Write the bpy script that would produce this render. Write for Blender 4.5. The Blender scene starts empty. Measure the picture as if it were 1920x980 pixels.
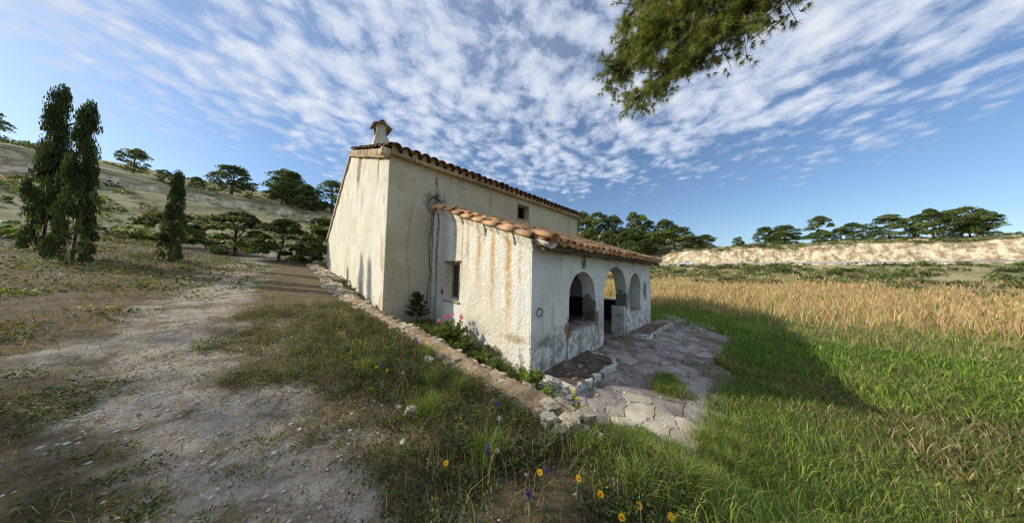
import bpy, math, random
import numpy as np
from mathutils import Vector, Matrix, Euler
R = math.radians
random.seed(7); rng = np.random.default_rng(7)
scn = bpy.context.scene
C = scn.collection

# ------------------------------------------------------------------ camera
# world = the house's own axes: x along its front, y into the house, z up, origin at the porch corner
PITCH, ROLL, TH, FPX = .0483, .0214, .8018, 435.38
cam_d = bpy.data.cameras.new('camera'); cam = bpy.data.objects.new('camera', cam_d); C.objects.link(cam)
r0 = Vector((math.sin(TH), -math.cos(TH), 0)); fh = Vector((math.cos(TH), math.sin(TH), 0)); zz = Vector((0, 0, 1))
F = fh*math.cos(PITCH) + zz*math.sin(PITCH); U = -fh*math.sin(PITCH) + zz*math.cos(PITCH)
Rt = r0*math.cos(ROLL) + U*math.sin(ROLL); Up = -r0*math.sin(ROLL) + U*math.cos(ROLL)
M4 = Matrix((Rt, Up, -F)).transposed().to_4x4()
CAM = Vector((-3.17, -2.758, 1.8)); M4.translation = CAM
cam.matrix_world = M4
cam_d.sensor_width = 36; cam_d.lens = FPX/1920*36; cam_d.clip_start = .05; cam_d.clip_end = 4000
scn.camera = cam
scn.cycles.filter_width = 1.1

# ------------------------------------------------------------------ sky, sun, exposure
SUN_EL, PHI = R(27.5), R(46)
to_sun = Vector((-math.cos(PHI)*math.cos(SUN_EL), math.sin(PHI)*math.cos(SUN_EL), math.sin(SUN_EL)))
world = bpy.data.worlds.new('World'); scn.world = world; world.use_nodes = True
scn.view_settings.view_transform = 'Standard'; scn.view_settings.look = 'None'
scn.view_settings.exposure = 0.0; scn.view_settings.gamma = 1
sun_d = bpy.data.lights.new('sun', 'SUN'); sun_d.energy = 4.5; sun_d.angle = R(1.1); sun_d.color = (1, .92, .80)
sun = bpy.data.objects.new('sun', sun_d); C.objects.link(sun); sun.location = to_sun*50
sun.rotation_euler = (-to_sun).to_track_quat('-Z', 'Y').to_euler()


class NT:
    """small node-graph helper"""
    def __init__(s, tree): s.t = tree; s.n = tree.nodes; s.l = tree.links
    def new(s, ty, **k):
        n = s.n.new(ty)
        for a, v in k.items(): setattr(n, a, v)
        return n
    def put(s, sock, v):
        if v is None: return
        if isinstance(v, bpy.types.NodeSocket): s.l.new(v, sock)
        else:
            if sock.type == 'RGBA' and not isinstance(v, (int, float)) and len(v) == 3: v = (*v, 1)
            sock.default_value = v
    def math(s, op, a, b=None, clamp=False):
        n = s.new('ShaderNodeMath', operation=op, use_clamp=clamp); s.put(n.inputs[0], a); s.put(n.inputs[1], b); return n.outputs[0]
    def vmath(s, op, a, b=None):
        n = s.new('ShaderNodeVectorMath', operation=op); s.put(n.inputs[0], a)
        if op == 'SCALE': s.put(n.inputs[3], b)
        else: s.put(n.inputs[1], b)
        return n.outputs[1] if op in ('LENGTH', 'DOT_PRODUCT', 'DISTANCE') else n.outputs[0]
    def noise(s, vec, scale, detail=4, rough=.55, dist=0):
        n = s.new('ShaderNodeTexNoise'); s.put(n.inputs['Vector'], vec); s.put(n.inputs['Scale'], scale)
        s.put(n.inputs['Detail'], detail); s.put(n.inputs['Roughness'], rough); s.put(n.inputs['Distortion'], dist); return n.outputs[0]
    def voro(s, vec, scale, feature='F1'):
        n = s.new('ShaderNodeTexVoronoi', feature=feature); s.put(n.inputs['Vector'], vec); s.put(n.inputs['Scale'], scale); return n
    def ramp(s, v, a, b, lo=0., hi=1., smooth=True):
        n = s.new('ShaderNodeMapRange'); n.interpolation_type = 'SMOOTHSTEP' if smooth else 'LINEAR'
        for i, q in enumerate((v, a, b, lo, hi)): s.put(n.inputs[i], q)
        return n.outputs[0]
    def mix(s, f, a, b, mode='MIX'):
        n = s.new('ShaderNodeMix', data_type='RGBA', blend_type=mode); s.put(n.inputs[0], f); s.put(n.inputs[6], a); s.put(n.inputs[7], b); return n.outputs[2]
    def xyz(s, v):
        n = s.new('ShaderNodeSeparateXYZ'); s.put(n.inputs[0], v); return n.outputs
    def comb(s, x, y, z):
        n = s.new('ShaderNodeCombineXYZ'); s.put(n.inputs[0], x); s.put(n.inputs[1], y); s.put(n.inputs[2], z); return n.outputs[0]
    def bump(s, h, strength, dist, nrm=None):
        n = s.new('ShaderNodeBump'); s.put(n.inputs['Height'], h); s.put(n.inputs['Strength'], strength); s.put(n.inputs['Distance'], dist); s.put(n.inputs['Normal'], nrm); return n.outputs[0]


w = NT(world.node_tree)
for n in list(w.n): w.n.remove(n)
sky = w.new('ShaderNodeTexSky', sky_type='NISHITA', sun_disc=False, sun_elevation=SUN_EL,
            sun_rotation=math.atan2(to_sun.x, to_sun.y), altitude=100, air_density=1.15, dust_density=.5, ozone_density=2.6)
wd = w.new('ShaderNodeTexCoord').outputs['Generated']
sx, sy, sz = w.xyz(wd)
dz = w.math('ADD', w.math('MAXIMUM', sz, 0), .10)
pl = w.comb(w.math('DIVIDE', sx, dz), w.math('DIVIDE', sy, dz), 0.)          # a flat cloud sheet seen from below
warp = w.new('ShaderNodeTexNoise'); w.put(warp.inputs['Vector'], pl); w.put(warp.inputs['Scale'], 5.); w.put(warp.inputs['Detail'], 3)
pw = w.vmath('ADD', pl, w.vmath('SCALE', w.vmath('SUBTRACT', warp.outputs[1], (.5, .5, .5)), .10))
big = w.noise(pl, 1.2, 3, .5)
mid = w.noise(pw, 5.0, 5, .6)
fin = w.noise(pw, 13., 6, .68)
vo = w.new('ShaderNodeTexVoronoi', feature='SMOOTH_F1'); w.put(vo.inputs['Vector'], pw); w.put(vo.inputs['Scale'], 11.); w.put(vo.inputs['Smoothness'], .45)
cl = w.math('ADD', w.math('MULTIPLY', big, .55), w.math('ADD', w.math('MULTIPLY', mid, .55), w.math('MULTIPLY', fin, .75)))
cl = w.math('SUBTRACT', cl, w.math('MULTIPLY', vo.outputs[0], .42))
cl = w.math('ADD', cl, w.ramp(sz, .22, .46, -.34, .10))
dens = w.math('MULTIPLY', w.ramp(cl, .54, .92), w.ramp(sz, .13, .3))
veil = w.math('MULTIPLY', w.ramp(sz, .35, .8), w.ramp(big, .3, .65, .12, .42))
dens = w.math('MAXIMUM', dens, veil)
cloud_c = w.mix(w.ramp(cl, .8, 1.15), (4.9, 5.6, 7.0), (7.0, 7.3, 7.8))
skyc = w.mix(1., sky.outputs[0], (.90, .99, 1.12), 'MULTIPLY')
bg = w.new('ShaderNodeBackground'); w.put(bg.inputs[0], w.mix(w.math('MULTIPLY', dens, .86), skyc, cloud_c)); bg.inputs[1].default_value = .125
wo = w.new('ShaderNodeOutputWorld'); w.l.new(bg.outputs[0], wo.inputs[0])


# ------------------------------------------------------------------ helpers: things, parts, meshes
def L(r, g, b): return tuple(((c/255+.055)/1.055)**2.4 if c > 10 else c/255/12.92 for c in (r, g, b))
def tag(o, label=None, cat=None, group=None, kind=None):
    for k, v in (('label', label), ('category', cat), ('group', group), ('kind', kind)):
        if v: o[k] = v
    return o
def empty(name, loc=(0, 0, 0), rz=0., label=None, cat=None, group=None):
    o = bpy.data.objects.new(name, None); C.objects.link(o); o.location = loc; o.rotation_euler = (0, 0, rz); o.empty_display_size = .2
    return tag(o, label, cat, group)
def link(name, me, mat, parent=None, loc=None, smooth=False):
    if mat is not None and not me.materials: me.materials.append(mat)
    o = bpy.data.objects.new(name, me); C.objects.link(o); o.parent = parent
    if loc is not None: o.location = loc
    if smooth: me.polygons.foreach_set('use_smooth', [True]*len(me.polygons))
    return o
def npmesh(name, V, Fq, cols=None):
    """vertices (n,3), faces (m,k) as arrays; optional colour per vertex (the leaf's or blade's own hue)"""
    V = np.ascontiguousarray(V, np.float32); Fq = np.ascontiguousarray(Fq, np.int32)
    me = bpy.data.meshes.new(name); k = Fq.shape[1]
    me.vertices.add(len(V)); me.vertices.foreach_set('co', V.ravel())
    me.loops.add(Fq.size); me.loops.foreach_set('vertex_index', Fq.ravel())
    me.polygons.add(len(Fq)); me.polygons.foreach_set('loop_start', np.arange(0, Fq.size, k, dtype=np.int32))
    if cols is not None:
        a = me.color_attributes.new('hue', 'FLOAT_COLOR', 'POINT')
        c4 = np.ones((len(V), 4), np.float32); c4[:, :3] = cols; a.data.foreach_set('color', c4.ravel())
    me.update(calc_edges=True); return me

class MB:
    """collects faces of one part"""
    def __init__(s): s.v = []; s.f = []
    def add(s, vs, fs):
        b = len(s.v); s.v += [tuple(v) for v in vs]; s.f += [tuple(i+b for i in f) for f in fs]
    def box(s, lo, hi, m=None, taper=None):
        x0, y0, z0 = lo; x1, y1, z1 = hi
        vs = [Vector(p) for p in ((x0, y0, z0), (x1, y0, z0), (x1, y1, z0), (x0, y1, z0), (x0, y0, z1), (x1, y0, z1), (x1, y1, z1), (x0, y1, z1))]
        if taper:
            cx, cy = (x0+x1)/2, (y0+y1)/2
            for v in vs[4:]: v.x = cx+(v.x-cx)*taper; v.y = cy+(v.y-cy)*taper
        if m: vs = [m @ v for v in vs]
        s.add(vs, [(0, 3, 2, 1), (4, 5, 6, 7), (0, 1, 5, 4), (1, 2, 6, 5), (2, 3, 7, 6), (3, 0, 4, 7)])
    def tube(s, pts, rad, n=6, cap=True):
        pts = [Vector(p) for p in pts]; rings = []
        for i, p in enumerate(pts):
            d = (pts[min(i+1, len(pts)-1)]-pts[max(i-1, 0)]).normalized()
            a = d.orthogonal().normalized() if i == 0 else (prev-d*prev.dot(d)).normalized()
            prev = a; b = d.cross(a); r = rad[i] if hasattr(rad, '__len__') else rad
            rings.append([p+(a*math.cos(t)+b*math.sin(t))*r for t in (2*math.pi*k/n for k in range(n))])
        fs = [(i*n+k, i*n+(k+1) % n, (i+1)*n+(k+1) % n, (i+1)*n+k) for i in range(len(pts)-1) for k in range(n)]
        if cap: fs += [tuple(range(n-1, -1, -1)), tuple(range((len(pts)-1)*n, len(pts)*n))]
        s.add([q for r in rings for q in r], fs)
    def prism(s, poly, z0, z1, m=None):
        n = len(poly); vs = [Vector((x, y, z0)) for x, y in poly]+[Vector((x, y, z1)) for x, y in poly]
        if m: vs = [m @ v for v in vs]
        s.add(vs, [tuple(range(n-1, -1, -1)), tuple(range(n, 2*n))]+[(i, (i+1) % n, n+(i+1) % n, n+i) for i in range(n)])
    def mesh(s, name):
        me = bpy.data.meshes.new(name); me.from_pydata(s.v, [], s.f); me.update(); return me
    def build(s, name, mat, parent=None, loc=None, smooth=False):
        return link(name, s.mesh(name), mat, parent, loc, smooth)

def copy_tree(o, parent=None, ch=None):
    c = o.copy(); C.objects.link(c); c.parent = parent
    for k in o.children: copy_tree(k, c)
    return c

# smooth value noise on arrays
_pt = rng.random((256, 256)).astype(np.float32)
def vnoise(x, y):
    x = np.asarray(x, float); y = np.asarray(y, float); xi = np.floor(x).astype(int); yi = np.floor(y).astype(int); u = x-xi; v = y-yi
    u = u*u*(3-2*u); v = v*v*(3-2*v); a = lambda i, j: _pt[(xi+i) & 255, (yi+j) & 255]
    return (a(0, 0)*(1-u)+a(1, 0)*u)*(1-v)+(a(0, 1)*(1-u)+a(1, 1)*u)*v-.5
def fbm(x, y, f, o=3):
    t = 0; amp = 1.
    for i in range(o): t = t+amp*vnoise(x*f+17.3*i, y*f+9.1*i); f *= 2.03; amp *= .5
    return t
def sstep(a, b, x):
    t = np.clip((x-a)/(b-a), 0, 1); return t*t*(3-2*t)

# ------------------------------------------------------------------ materials
def new_mat(name):
    m = bpy.data.materials.new(name); m.use_nodes = True; t = NT(m.node_tree); bs = t.n['Principled BSDF']; bs.inputs['Specular IOR Level'].default_value = .25
    return m, t, bs
def obj_co(t): return t.new('ShaderNodeTexCoord').outputs['Object']

def rough_mat(name, a, b, scale=6., rough=.9, bump=.3, bdist=.01, bscale=30., c=None, cs=1.5, world_co=False):
    m, t, bs = new_mat(name)
    co = t.new('ShaderNodeNewGeometry').outputs['Position'] if world_co else obj_co(t)
    col = t.mix(t.ramp(t.noise(co, scale, 5, .6), .35, .68), a, b)
    if c: col = t.mix(t.ramp(t.noise(co, cs, 4, .65, .4), .50, .68), col, c)
    rnd = t.new('ShaderNodeObjectInfo').outputs['Random']
    hs = t.new('ShaderNodeHueSaturation'); t.put(hs.inputs['Value'], t.ramp(rnd, 0, 1, .72, 1.22, False)); t.put(hs.inputs['Color'], col)
    t.put(bs.inputs['Base Color'], hs.outputs[0]); bs.inputs['Roughness'].default_value = rough
    t.put(bs.inputs['Normal'], t.bump(t.noise(co, bscale, 5, .65), bump, bdist)); return m

def plaster(name, base, tone, grime, spots=(), drips=None, lump=26., lumpd=.02, lowgrey=None, blot=.5):
    """old lime render: cloudy tone, fine pits, rain grime, bare patches (each with its own place), rust drips"""
    m, t, bs = new_mat(name); co = obj_co(t); x, y, z = t.xyz(co)
    n1 = t.noise(co, .9, 5, .6, .3); n2 = t.noise(co, 5.5, 5, .65); n3 = t.noise(co, 30., 5, .72)
    col = t.mix(t.ramp(n1, .36, .66), base, tone)
    col = t.mix(t.math('MULTIPLY', t.ramp(n2, .55, .74), blot), col, grime)
    col = t.mix(t.math('MULTIPLY', t.ramp(n3, .57, .72), .55), col, grime)
    col = t.mix(t.math('MULTIPLY', t.ramp(t.noise(co, 75., 2, .6), .66, .76), .6), col, t.mix(.55, grime, (.02, .018, .015)))                 # pits holding dirt
    run = t.noise(t.comb(t.math('MULTIPLY', x, 5.), t.math('MULTIPLY', y, 5.), t.math('MULTIPLY', z, .55)), 1., 5, .6, .6)
    col = t.mix(t.math('MULTIPLY', t.ramp(run, .52, .74), .2 if drips else .45), col, grime)
    if drips:                                                                              # rusty runs under the joints of the verge tiles
        for (y0, wd, ztop, zlen, cc, amt) in drips:
            wob = t.math('ADD', y, t.math('MULTIPLY', t.math('SUBTRACT', t.noise(t.comb(y0*9., 0., t.math('MULTIPLY', z, 1.)), 2.3, 3), .5), .16))
            d = t.math('ABSOLUTE', t.math('SUBTRACT', wob, y0))
            k = t.math('MULTIPLY', t.ramp(d, wd, 0.), t.ramp(z, ztop-zlen, ztop-zlen*.35))
            k = t.math('MULTIPLY', k, t.ramp(t.noise(co, 7., 4, .7), .25, .55))
            col = t.mix(t.math('MULTIPLY', k, amt), col, cc)
    if lowgrey:                                                                            # flaked, damp foot of the wall
        zt, cc, amt = lowgrey
        h = t.math('ADD', z, t.math('MULTIPLY', t.math('SUBTRACT', t.noise(co, 2.2, 5, .7), .5), 1.1))
        k = t.math('MULTIPLY', t.ramp(h, zt, zt-.3), t.ramp(t.noise(co, 5., 5, .7, .6), .42, .6))
        col = t.mix(t.math('MULTIPLY', k, amt), col, cc)
    for (c, r, cc, amt) in spots:
        d = t.vmath('SUBTRACT', co, c); d = t.vmath('DIVIDE', d, r); d = t.vmath('LENGTH', d)
        d = t.math('ADD', d, t.math('MULTIPLY', t.math('SUBTRACT', t.noise(co, 7., 6, .72), .5), 2.3))
        col = t.mix(t.math('MULTIPLY', t.ramp(d, *((1.05, .72) if amt > .74 else (1.5, .35))), amt), col, cc)
    t.put(bs.inputs['Base Color'], col); bs.inputs['Roughness'].default_value = .93
    hgt = t.math('ADD', t.noise(co, lump, 5, .68), t.math('MULTIPLY', t.noise(co, lump*.3, 3, .5), .7))
    t.put(bs.inputs['Normal'], t.bump(hgt, .9, lumpd)); return m

def leaf_mat(name, trans=.25, rough=.6, through=(1.25, 1.2, .6)):
    m, t, bs = new_mat(name); at = t.new('ShaderNodeAttribute', attribute_name='hue')
    t.put(bs.inputs['Base Color'], at.outputs['Color']); bs.inputs['Roughness'].default_value = rough
    tr = t.new('ShaderNodeBsdfTranslucent'); t.put(tr.inputs[0], t.mix(1., at.outputs['Color'], through, 'MULTIPLY'))
    mx = t.new('ShaderNodeMixShader'); mx.inputs[0].default_value = trans
    t.l.new(bs.outputs[0], mx.inputs[1]); t.l.new(tr.outputs[0], mx.inputs[2])
    t.l.new(mx.outputs[0], t.n['Material Output'].inputs[0]); return m

OCH = L(204, 156, 74); GREY = L(92, 86, 80); BARE = L(150, 126, 98)
M = {}
M['gable'] = plaster('plaster_gable', L(236, 229, 208), L(222, 212, 186), L(150, 140, 120),
    spots=[((-1.32, 7.9, 5.75), (.3, .42, .75), BARE, .9), ((-1.32, 5.1, 5.0), (.3, .09, .5), GREY, .6), ((-1.32, 6.9, 5.5), (.3, .5, .25), L(196, 190, 176), .5)], lumpd=.014)
M['main'] = plaster('plaster_main', L(208, 196, 168), L(192, 178, 148), L(136, 122, 100),
    spots=[((.02, 4.01, 3.9), (.42, .4, .34), L(128, 118, 106), .75), ((.05, 4.01, 2.2), (.10, .4, 2.6), L(96, 88, 82), .85),
           ((-.25, 4.01, 1.6), (.28, .4, 1.6), L(190, 182, 166), .7), ((1.0, 4.01, 4.62), (.12, .4, .05), L(150, 158, 190), .7),
           ((-.2, 4.01, .4), (.8, .4, .32), L(170, 158, 140), .6)], lumpd=.016, blot=.35)
M['side'] = plaster('plaster_porch_side', L(243, 238, 222), L(230, 220, 194), L(160, 144, 118),
    drips=[(.62, .15, 2.6, 2.5, OCH, .95), (1.12, .13, 2.8, 2.4, L(206, 162, 92), .85), (1.62, .14, 3., 1.9, OCH, .8), (2.08, .10, 3.1, 1.7, L(204, 160, 96), .7),
           (2.36, .07, 3.2, 2.3, L(190, 120, 66), .75), (2.72, .09, 3.3, 1.3, L(214, 176, 110), .7), (.3, .08, 2.4, 1.6, L(214, 176, 110), .5), (3.72, .13, 3.9, 5.2, L(84, 80, 76), .9)],
    spots=[((0, 1.05, .16), (.3, .34, .13), L(140, 120, 96), .9), ((0, 1.7, .5), (.3, .4, .22), L(160, 156, 150), .55), ((0, 3.3, 2.1), (.3, .28, 1.5), L(176, 170, 158), .55),
           ((0, .4, .55), (.3, .3, .08), L(176, 146, 108), .7)], lump=17., lumpd=.04, blot=.3)
M['front'] = plaster('plaster_porch_front', L(240, 237, 226), L(224, 220, 208), L(150, 143, 130), lowgrey=(.75, L(120, 112, 102), .7),
    spots=[((1.22, 0, .62), (.13, .5, .26), L(150, 122, 90), 1.), ((2.50, 0, .72), (.16, .5, .22), L(132, 110, 86), 1.), ((2.42, .15, .95), (.09, .4, .34), L(84, 80, 78), .8), ((.45, 0, .5), (.2, .3, .12), L(112, 104, 98), .6),
           ((4.6, .2, 1.0), (.12, .4, .4), L(84, 80, 78), .8), ((6.35, 0, 1.25), (.26, .3, .36), L(92, 90, 88), .8), ((4.75, 0, 1.1), (.1, .3, .35), L(110, 106, 100), .7),
           ((2.8, 0, .7), (.22, .3, .35), L(170, 166, 156), .6), ((7.0, 0, 1.9), (.08, .3, .6), L(110, 100, 88), .6)], lumpd=.018, blot=.28)
M['dado_shade'] = rough_mat('dado_brown_and_shade', L(82, 70, 58), L(54, 46, 40), 2.5, bump=.5, bdist=.01, world_co=True)  # brown of the dado; on the linings this colour stands for porch shade
M['inside'] = plaster('plaster_inside', L(190, 184, 170), L(160, 152, 138), L(90, 84, 76))
M['tile_old'] = rough_mat('tile_weathered', L(150, 104, 74), L(108, 82, 64), 9, bump=.4, bdist=.006, bscale=60, c=L(70, 62, 54), cs=5., world_co=True)
M['tile'] = rough_mat('tile_orange', L(230, 178, 126), L(206, 146, 98), 5, bump=.35, bdist=.005, bscale=60, c=L(200, 176, 144), cs=7., world_co=True)
M['mortar'] = rough_mat('mortar', L(206, 190, 158), L(160, 140, 110), 8, bump=.6, bdist=.015, world_co=True)
M['slab'] = rough_mat('cornice_clay', L(196, 170, 130), L(160, 132, 98), 7, bump=.4, bdist=.008, world_co=True)
M['bandrough'] = rough_mat('rubble_band', L(206, 186, 150), L(140, 106, 76), 9, bump=.9, bdist=.04, bscale=22, world_co=True)
M['white'] = rough_mat('whitewash', L(226, 222, 208), L(196, 190, 176), 6, bump=.4, bdist=.01, world_co=True)
M['chim'] = rough_mat('chimney_render', L(212, 200, 174), L(190, 176, 148), 4, bump=.35, bdist=.01, world_co=True)
M['soot'] = rough_mat('soot', L(28, 25, 23), L(18, 16, 15), 5)
M['wood'] = rough_mat('old_wood', L(96, 80, 64), L(62, 52, 44), 10, bump=.5, bdist=.006, world_co=True)
M['woodpaint'] = rough_mat('flaking_window_paint', L(176, 166, 148), L(120, 106, 88), 14, bump=.4, bdist=.004, world_co=True)
M['iron'] = rough_mat('rusted_iron', L(66, 50, 42), L(40, 34, 32), 20, .7)
M['stone'] = rough_mat('limestone', L(200, 184, 158), L(160, 142, 116), 7, bump=.8, bdist=.03, bscale=16, c=L(120, 108, 92), cs=4., world_co=True)
M['stonew'] = rough_mat('pale_limestone', L(222, 212, 194), L(184, 170, 148), 9, bump=.7, bdist=.02, bscale=22, world_co=True)
M['core'] = rough_mat('earth_and_mortar', L(176, 152, 120), L(132, 108, 82), 5, bump=1., bdist=.05, bscale=14, c=L(188, 172, 148), cs=3., world_co=True)
M['paving'] = rough_mat('worn_paving', L(176, 166, 156), L(142, 130, 120), 3.5, bump=.8, bdist=.03, bscale=12, c=L(108, 94, 82), cs=2.8, world_co=True)
M['pavingw'] = rough_mat('ochre_paving', L(206, 194, 172), L(180, 164, 138), 4, bump=.5, bdist=.012, bscale=18, world_co=True)
M['joint'] = rough_mat('path_mortar', L(158, 147, 134), L(122, 108, 95), 6, bump=.8, bdist=.02, world_co=True)
M['rim'] = rough_mat('flaking_whitewash', L(214, 210, 200), L(158, 150, 138), 7, bump=.9, bdist=.03, bscale=18, c=L(104, 94, 82), cs=5., world_co=True)
M['debris'] = rough_mat('leaf_litter', L(126, 106, 86), L(84, 68, 54), 11, bump=1., bdist=.03, bscale=26, c=L(150, 138, 122), cs=3., world_co=True)
m, t, bs = new_mat('pine_bark'); M['bark'] = m; bc = obj_co(t); bv = t.vmath('MULTIPLY', t.vmath('ADD', bc, t.vmath('SCALE', t.comb(t.noise(bc, 3., 3), t.noise(bc, 4., 3), 0.), .12)), (1., 1., .28))
pv = t.voro(bv, 13., 'DISTANCE_TO_EDGE').outputs[0]; pk = t.ramp(pv, .0, .16); bcol = t.mix(t.ramp(t.noise(bc, 6., 5, .7), .35, .65), L(136, 116, 98), L(98, 78, 64)); t.put(bs.inputs['Base Color'], t.mix(pk, L(52, 42, 36), bcol)); bs.inputs['Roughness'].default_value = .95
t.put(bs.inputs['Normal'], t.bump(t.math('ADD', pk, t.math('MULTIPLY', t.noise(bc, 30., 4, .7), .5)), 1., .03))
M['twig'] = rough_mat('pale_twig', L(150, 136, 120), L(104, 90, 78), 8)
M['asphalt'] = rough_mat('asphalt', L(92, 92, 94), L(74, 74, 76), 2)
M['steel'] = rough_mat('galvanised_steel', L(190, 194, 198), L(160, 164, 168), 3, .45)
M['carwhite'], t, bs = new_mat('car_white'); t.put(bs.inputs['Base Color'], L(222, 226, 230)); bs.inputs['Roughness'].default_value = .3
M['glass'], t, bs = new_mat('dark_glass'); t.put(bs.inputs['Base Color'], L(30, 36, 40)); bs.inputs['Roughness'].default_value = .12
M['pane'], t, bs = new_mat('dusty_pane'); t.put(bs.inputs['Base Color'], t.mix(t.noise(obj_co(t), 5., 4), L(40, 38, 34), L(70, 64, 56))); bs.inputs['Roughness'].default_value = .3
M['tyre'] = rough_mat('rubber', L(30, 30, 30), L(22, 22, 22), 5)
M['leaf'] = leaf_mat('leaf', .34); M['needle'] = leaf_mat('needle', .38, .5); M['grass'] = leaf_mat('grass_blade', .3); M['petal'] = leaf_mat('petal', .3, .6, (1., 1., 1.))
M['pebble'] = leaf_mat('pebble', 0., .9)

# ------------------------------------------------------------------ terrain
def ip(x, xs, ys): return np.interp(x, xs, ys)
def wall_x(y): return ip(y, [-1.3, -.4, .5, 1.56, 3.2, 5.15, 9.5, 17], [-.87, -1.0, -1.1, -1.2, -1.5, -1.8, -1.85, -1.9])
def bank(y): return ip(y, [-40, -6, -2.8, -1.3, .5, 1.56, 3.2, 5.15, 9.5, 17, 30, 45, 55, 60, 62.5, 80, 120, 300, 900], [-.4, .12, .26, .22, .33, .47, .66, .92, 1.3, 2.05, 3.5, 7, 10, 11.6, 14.6, 19.5, 28, 44, 40])
def g(x, y):
    x = np.asarray(x, float); y = np.asarray(y, float)
    left = bank(y)+np.clip(-3.8-x, 0, 60)*.035
    trench = ip(y, [-1, 0, 2, 4, 5.2, 9.5, 17], [-.16, -.06, .12, .36, .82, 1.2, 1.95])
    front = ip(y, [-30, -2.6, -1, 0, 30], [-.5, -.3, -.16, -.09, -.25])
    yard = np.where(y > 0, front+(trench-front)*sstep(1.5, -.05, x)*(y > 0), front)
    kb = sstep(9, 18, y)*sstep(50, 9, x); yard = yard*(1-kb)+(bank(y)-.06)*kb
    wdt = ip(y, [-1.9, -1.1], [.75, .10]); c = wall_x(y)+ip(y, [-1.9, -1.1], [.35, .02])
    s = sstep(c-wdt, c+wdt, x)
    near = left*(1-s)+yard*s
    my = ip(y, [-80, 0, 12, 25, 45, 80, 250], [.22, .22, .32, .72, 1.05, 1.35, 1.5])
    rx = ip(x, [40, 58, 70, 88, 89.5, 95.2, 95.8, 98.6, 104], [0, .1, 1.4, 5.2, 5.2, 5.2, 5.5, 10.6, 12.2])+np.interp(x, [104, 125, 150, 300, 900], [0, 4.5, 15, 30, 28])*my
    far = sstep(38, 60, x)
    z = np.where(x > 38, np.maximum(near*(1-far), rx-.3*(1-far)), near)
    d = np.hypot(x+3.17, y+2.76)
    z = z+fbm(x, y, 1.6, 4)*.055*sstep(16, 8, d)*sstep(-.2, -1., x-0*y)+fbm(x*.4, y, .5, 3)*.8*((x > 95.6) & (x < 103))+fbm(x, y, .09, 3)*1.6*sstep(30, 70, d)*((x < 84) | (x > 97) | (d < 40))
    z = z-.3*(sstep(.15, .3, x)*sstep(6.89, 6.74, x)*sstep(.15, .3, y)*sstep(17, 16, y))
    return z+fbm(x, y, .45, 2)*.10*sstep(4, 12, d)*(1-sstep(9.2, 8.2, x)*sstep(-3.2, -2.4, y)*sstep(6, 5, y))

def lines(lo, hi, st, far, gr, extra):
    a = list(np.arange(lo, hi+1e-6, st)); s = st; p = hi
    while p < far: s *= gr; p += s; a.append(p)
    s = st; p = lo
    while p > -far: s *= gr; p -= s; a.append(p)
    a = sorted(a+list(extra)); out = [a[0]]
    for q in a[1:]:
        if q-out[-1] > .03: out.append(q)
    return np.array(out)
gx = lines(-6, 2.4, .06, 900, 1.075, list(np.arange(86, 106, .7))+list(np.arange(106, 150, 2.5)))
gy = lines(-3.2, 5, .065, 900, 1.075, list(np.arange(20, 90, 1.6))+list(np.arange(-30, 20, 1.6)))
GX, GY = np.meshgrid(gx, gy, indexing='ij'); GZ = g(GX, GY)
nx, ny = GX.shape; ii = np.arange(nx*ny).reshape(nx, ny)
Fq = np.stack([ii[:-1, :-1], ii[1:, :-1], ii[1:, 1:], ii[:-1, 1:]], -1).reshape(-1, 4)
me = npmesh('ground', np.stack([GX, GY, GZ], -1).reshape(-1, 3), Fq)
m, t, bs = new_mat('ground_soil'); M['ground'] = m; co = obj_co(t); x, y, z = t.xyz(co)
nb = t.noise(co, .9, 5, .6, .3); ns = t.noise(co, 7., 6, .7); nf = t.noise(co, 45., 4, .7)
soil = t.mix(t.ramp(ns, .35, .65), L(150, 136, 116), L(186, 176, 158)); soil = t.mix(t.ramp(nf, .55, .72), soil, L(206, 198, 184)); soil = t.mix(t.ramp(nf, .45, .28), soil, L(112, 98, 80))
gv = t.voro(co, 34.); soil = t.mix(t.math('MULTIPLY', t.ramp(gv.outputs[0], .30, .12), t.ramp(t.xyz(gv.outputs[1])[0], .55, .8)), soil, L(214, 208, 196)); soil = t.mix(t.ramp(t.noise(co, 2.6, 5, .7, .5), .50, .66), soil, L(122, 106, 86))
thatch = t.mix(t.ramp(ns, .35, .65), L(92, 78, 56), L(128, 110, 80)); thatch = t.mix(t.ramp(nf, .5, .7), thatch, L(70, 74, 40))
trk = t.math('ABSOLUTE', t.math('ADD', x, t.ramp(y, -.8, 3.0, 3.05, 4.5)))
k = t.ramp(t.math('ADD', trk, t.math('MULTIPLY', t.math('SUBTRACT', nb, .5), 2.2)), .85, .35)
col = t.mix(k, thatch, soil)
grn = t.mix(t.ramp(nb, .35, .65), L(84, 96, 40), L(122, 124, 56)); col = t.mix(t.ramp(x, -.6, .6), col, grn)
tawny = t.mix(t.ramp(t.noise(co, .25, 5, .7), .35, .65), L(186, 162, 112), L(170, 148, 96)); col = t.mix(t.ramp(t.math('ADD', x, t.math('MULTIPLY', t.math('SUBTRACT', nb, .5), 8.)), 13., 18.), col, tawny)
hill = t.mix(t.ramp(t.noise(co, .16, 6, .7), .38, .62), L(122, 122, 80), L(166, 152, 112)); hill = t.mix(t.ramp(t.noise(co, .6, 5, .7), .52, .66), hill, L(80, 88, 52))
farm = t.math('MAXIMUM', t.ramp(x, 60., 66.), t.ramp(y, 24., 34.)); col = t.mix(farm, col, hill)
nz = t.xyz(t.new('ShaderNodeNewGeometry').outputs['True Normal'])[2]
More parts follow.
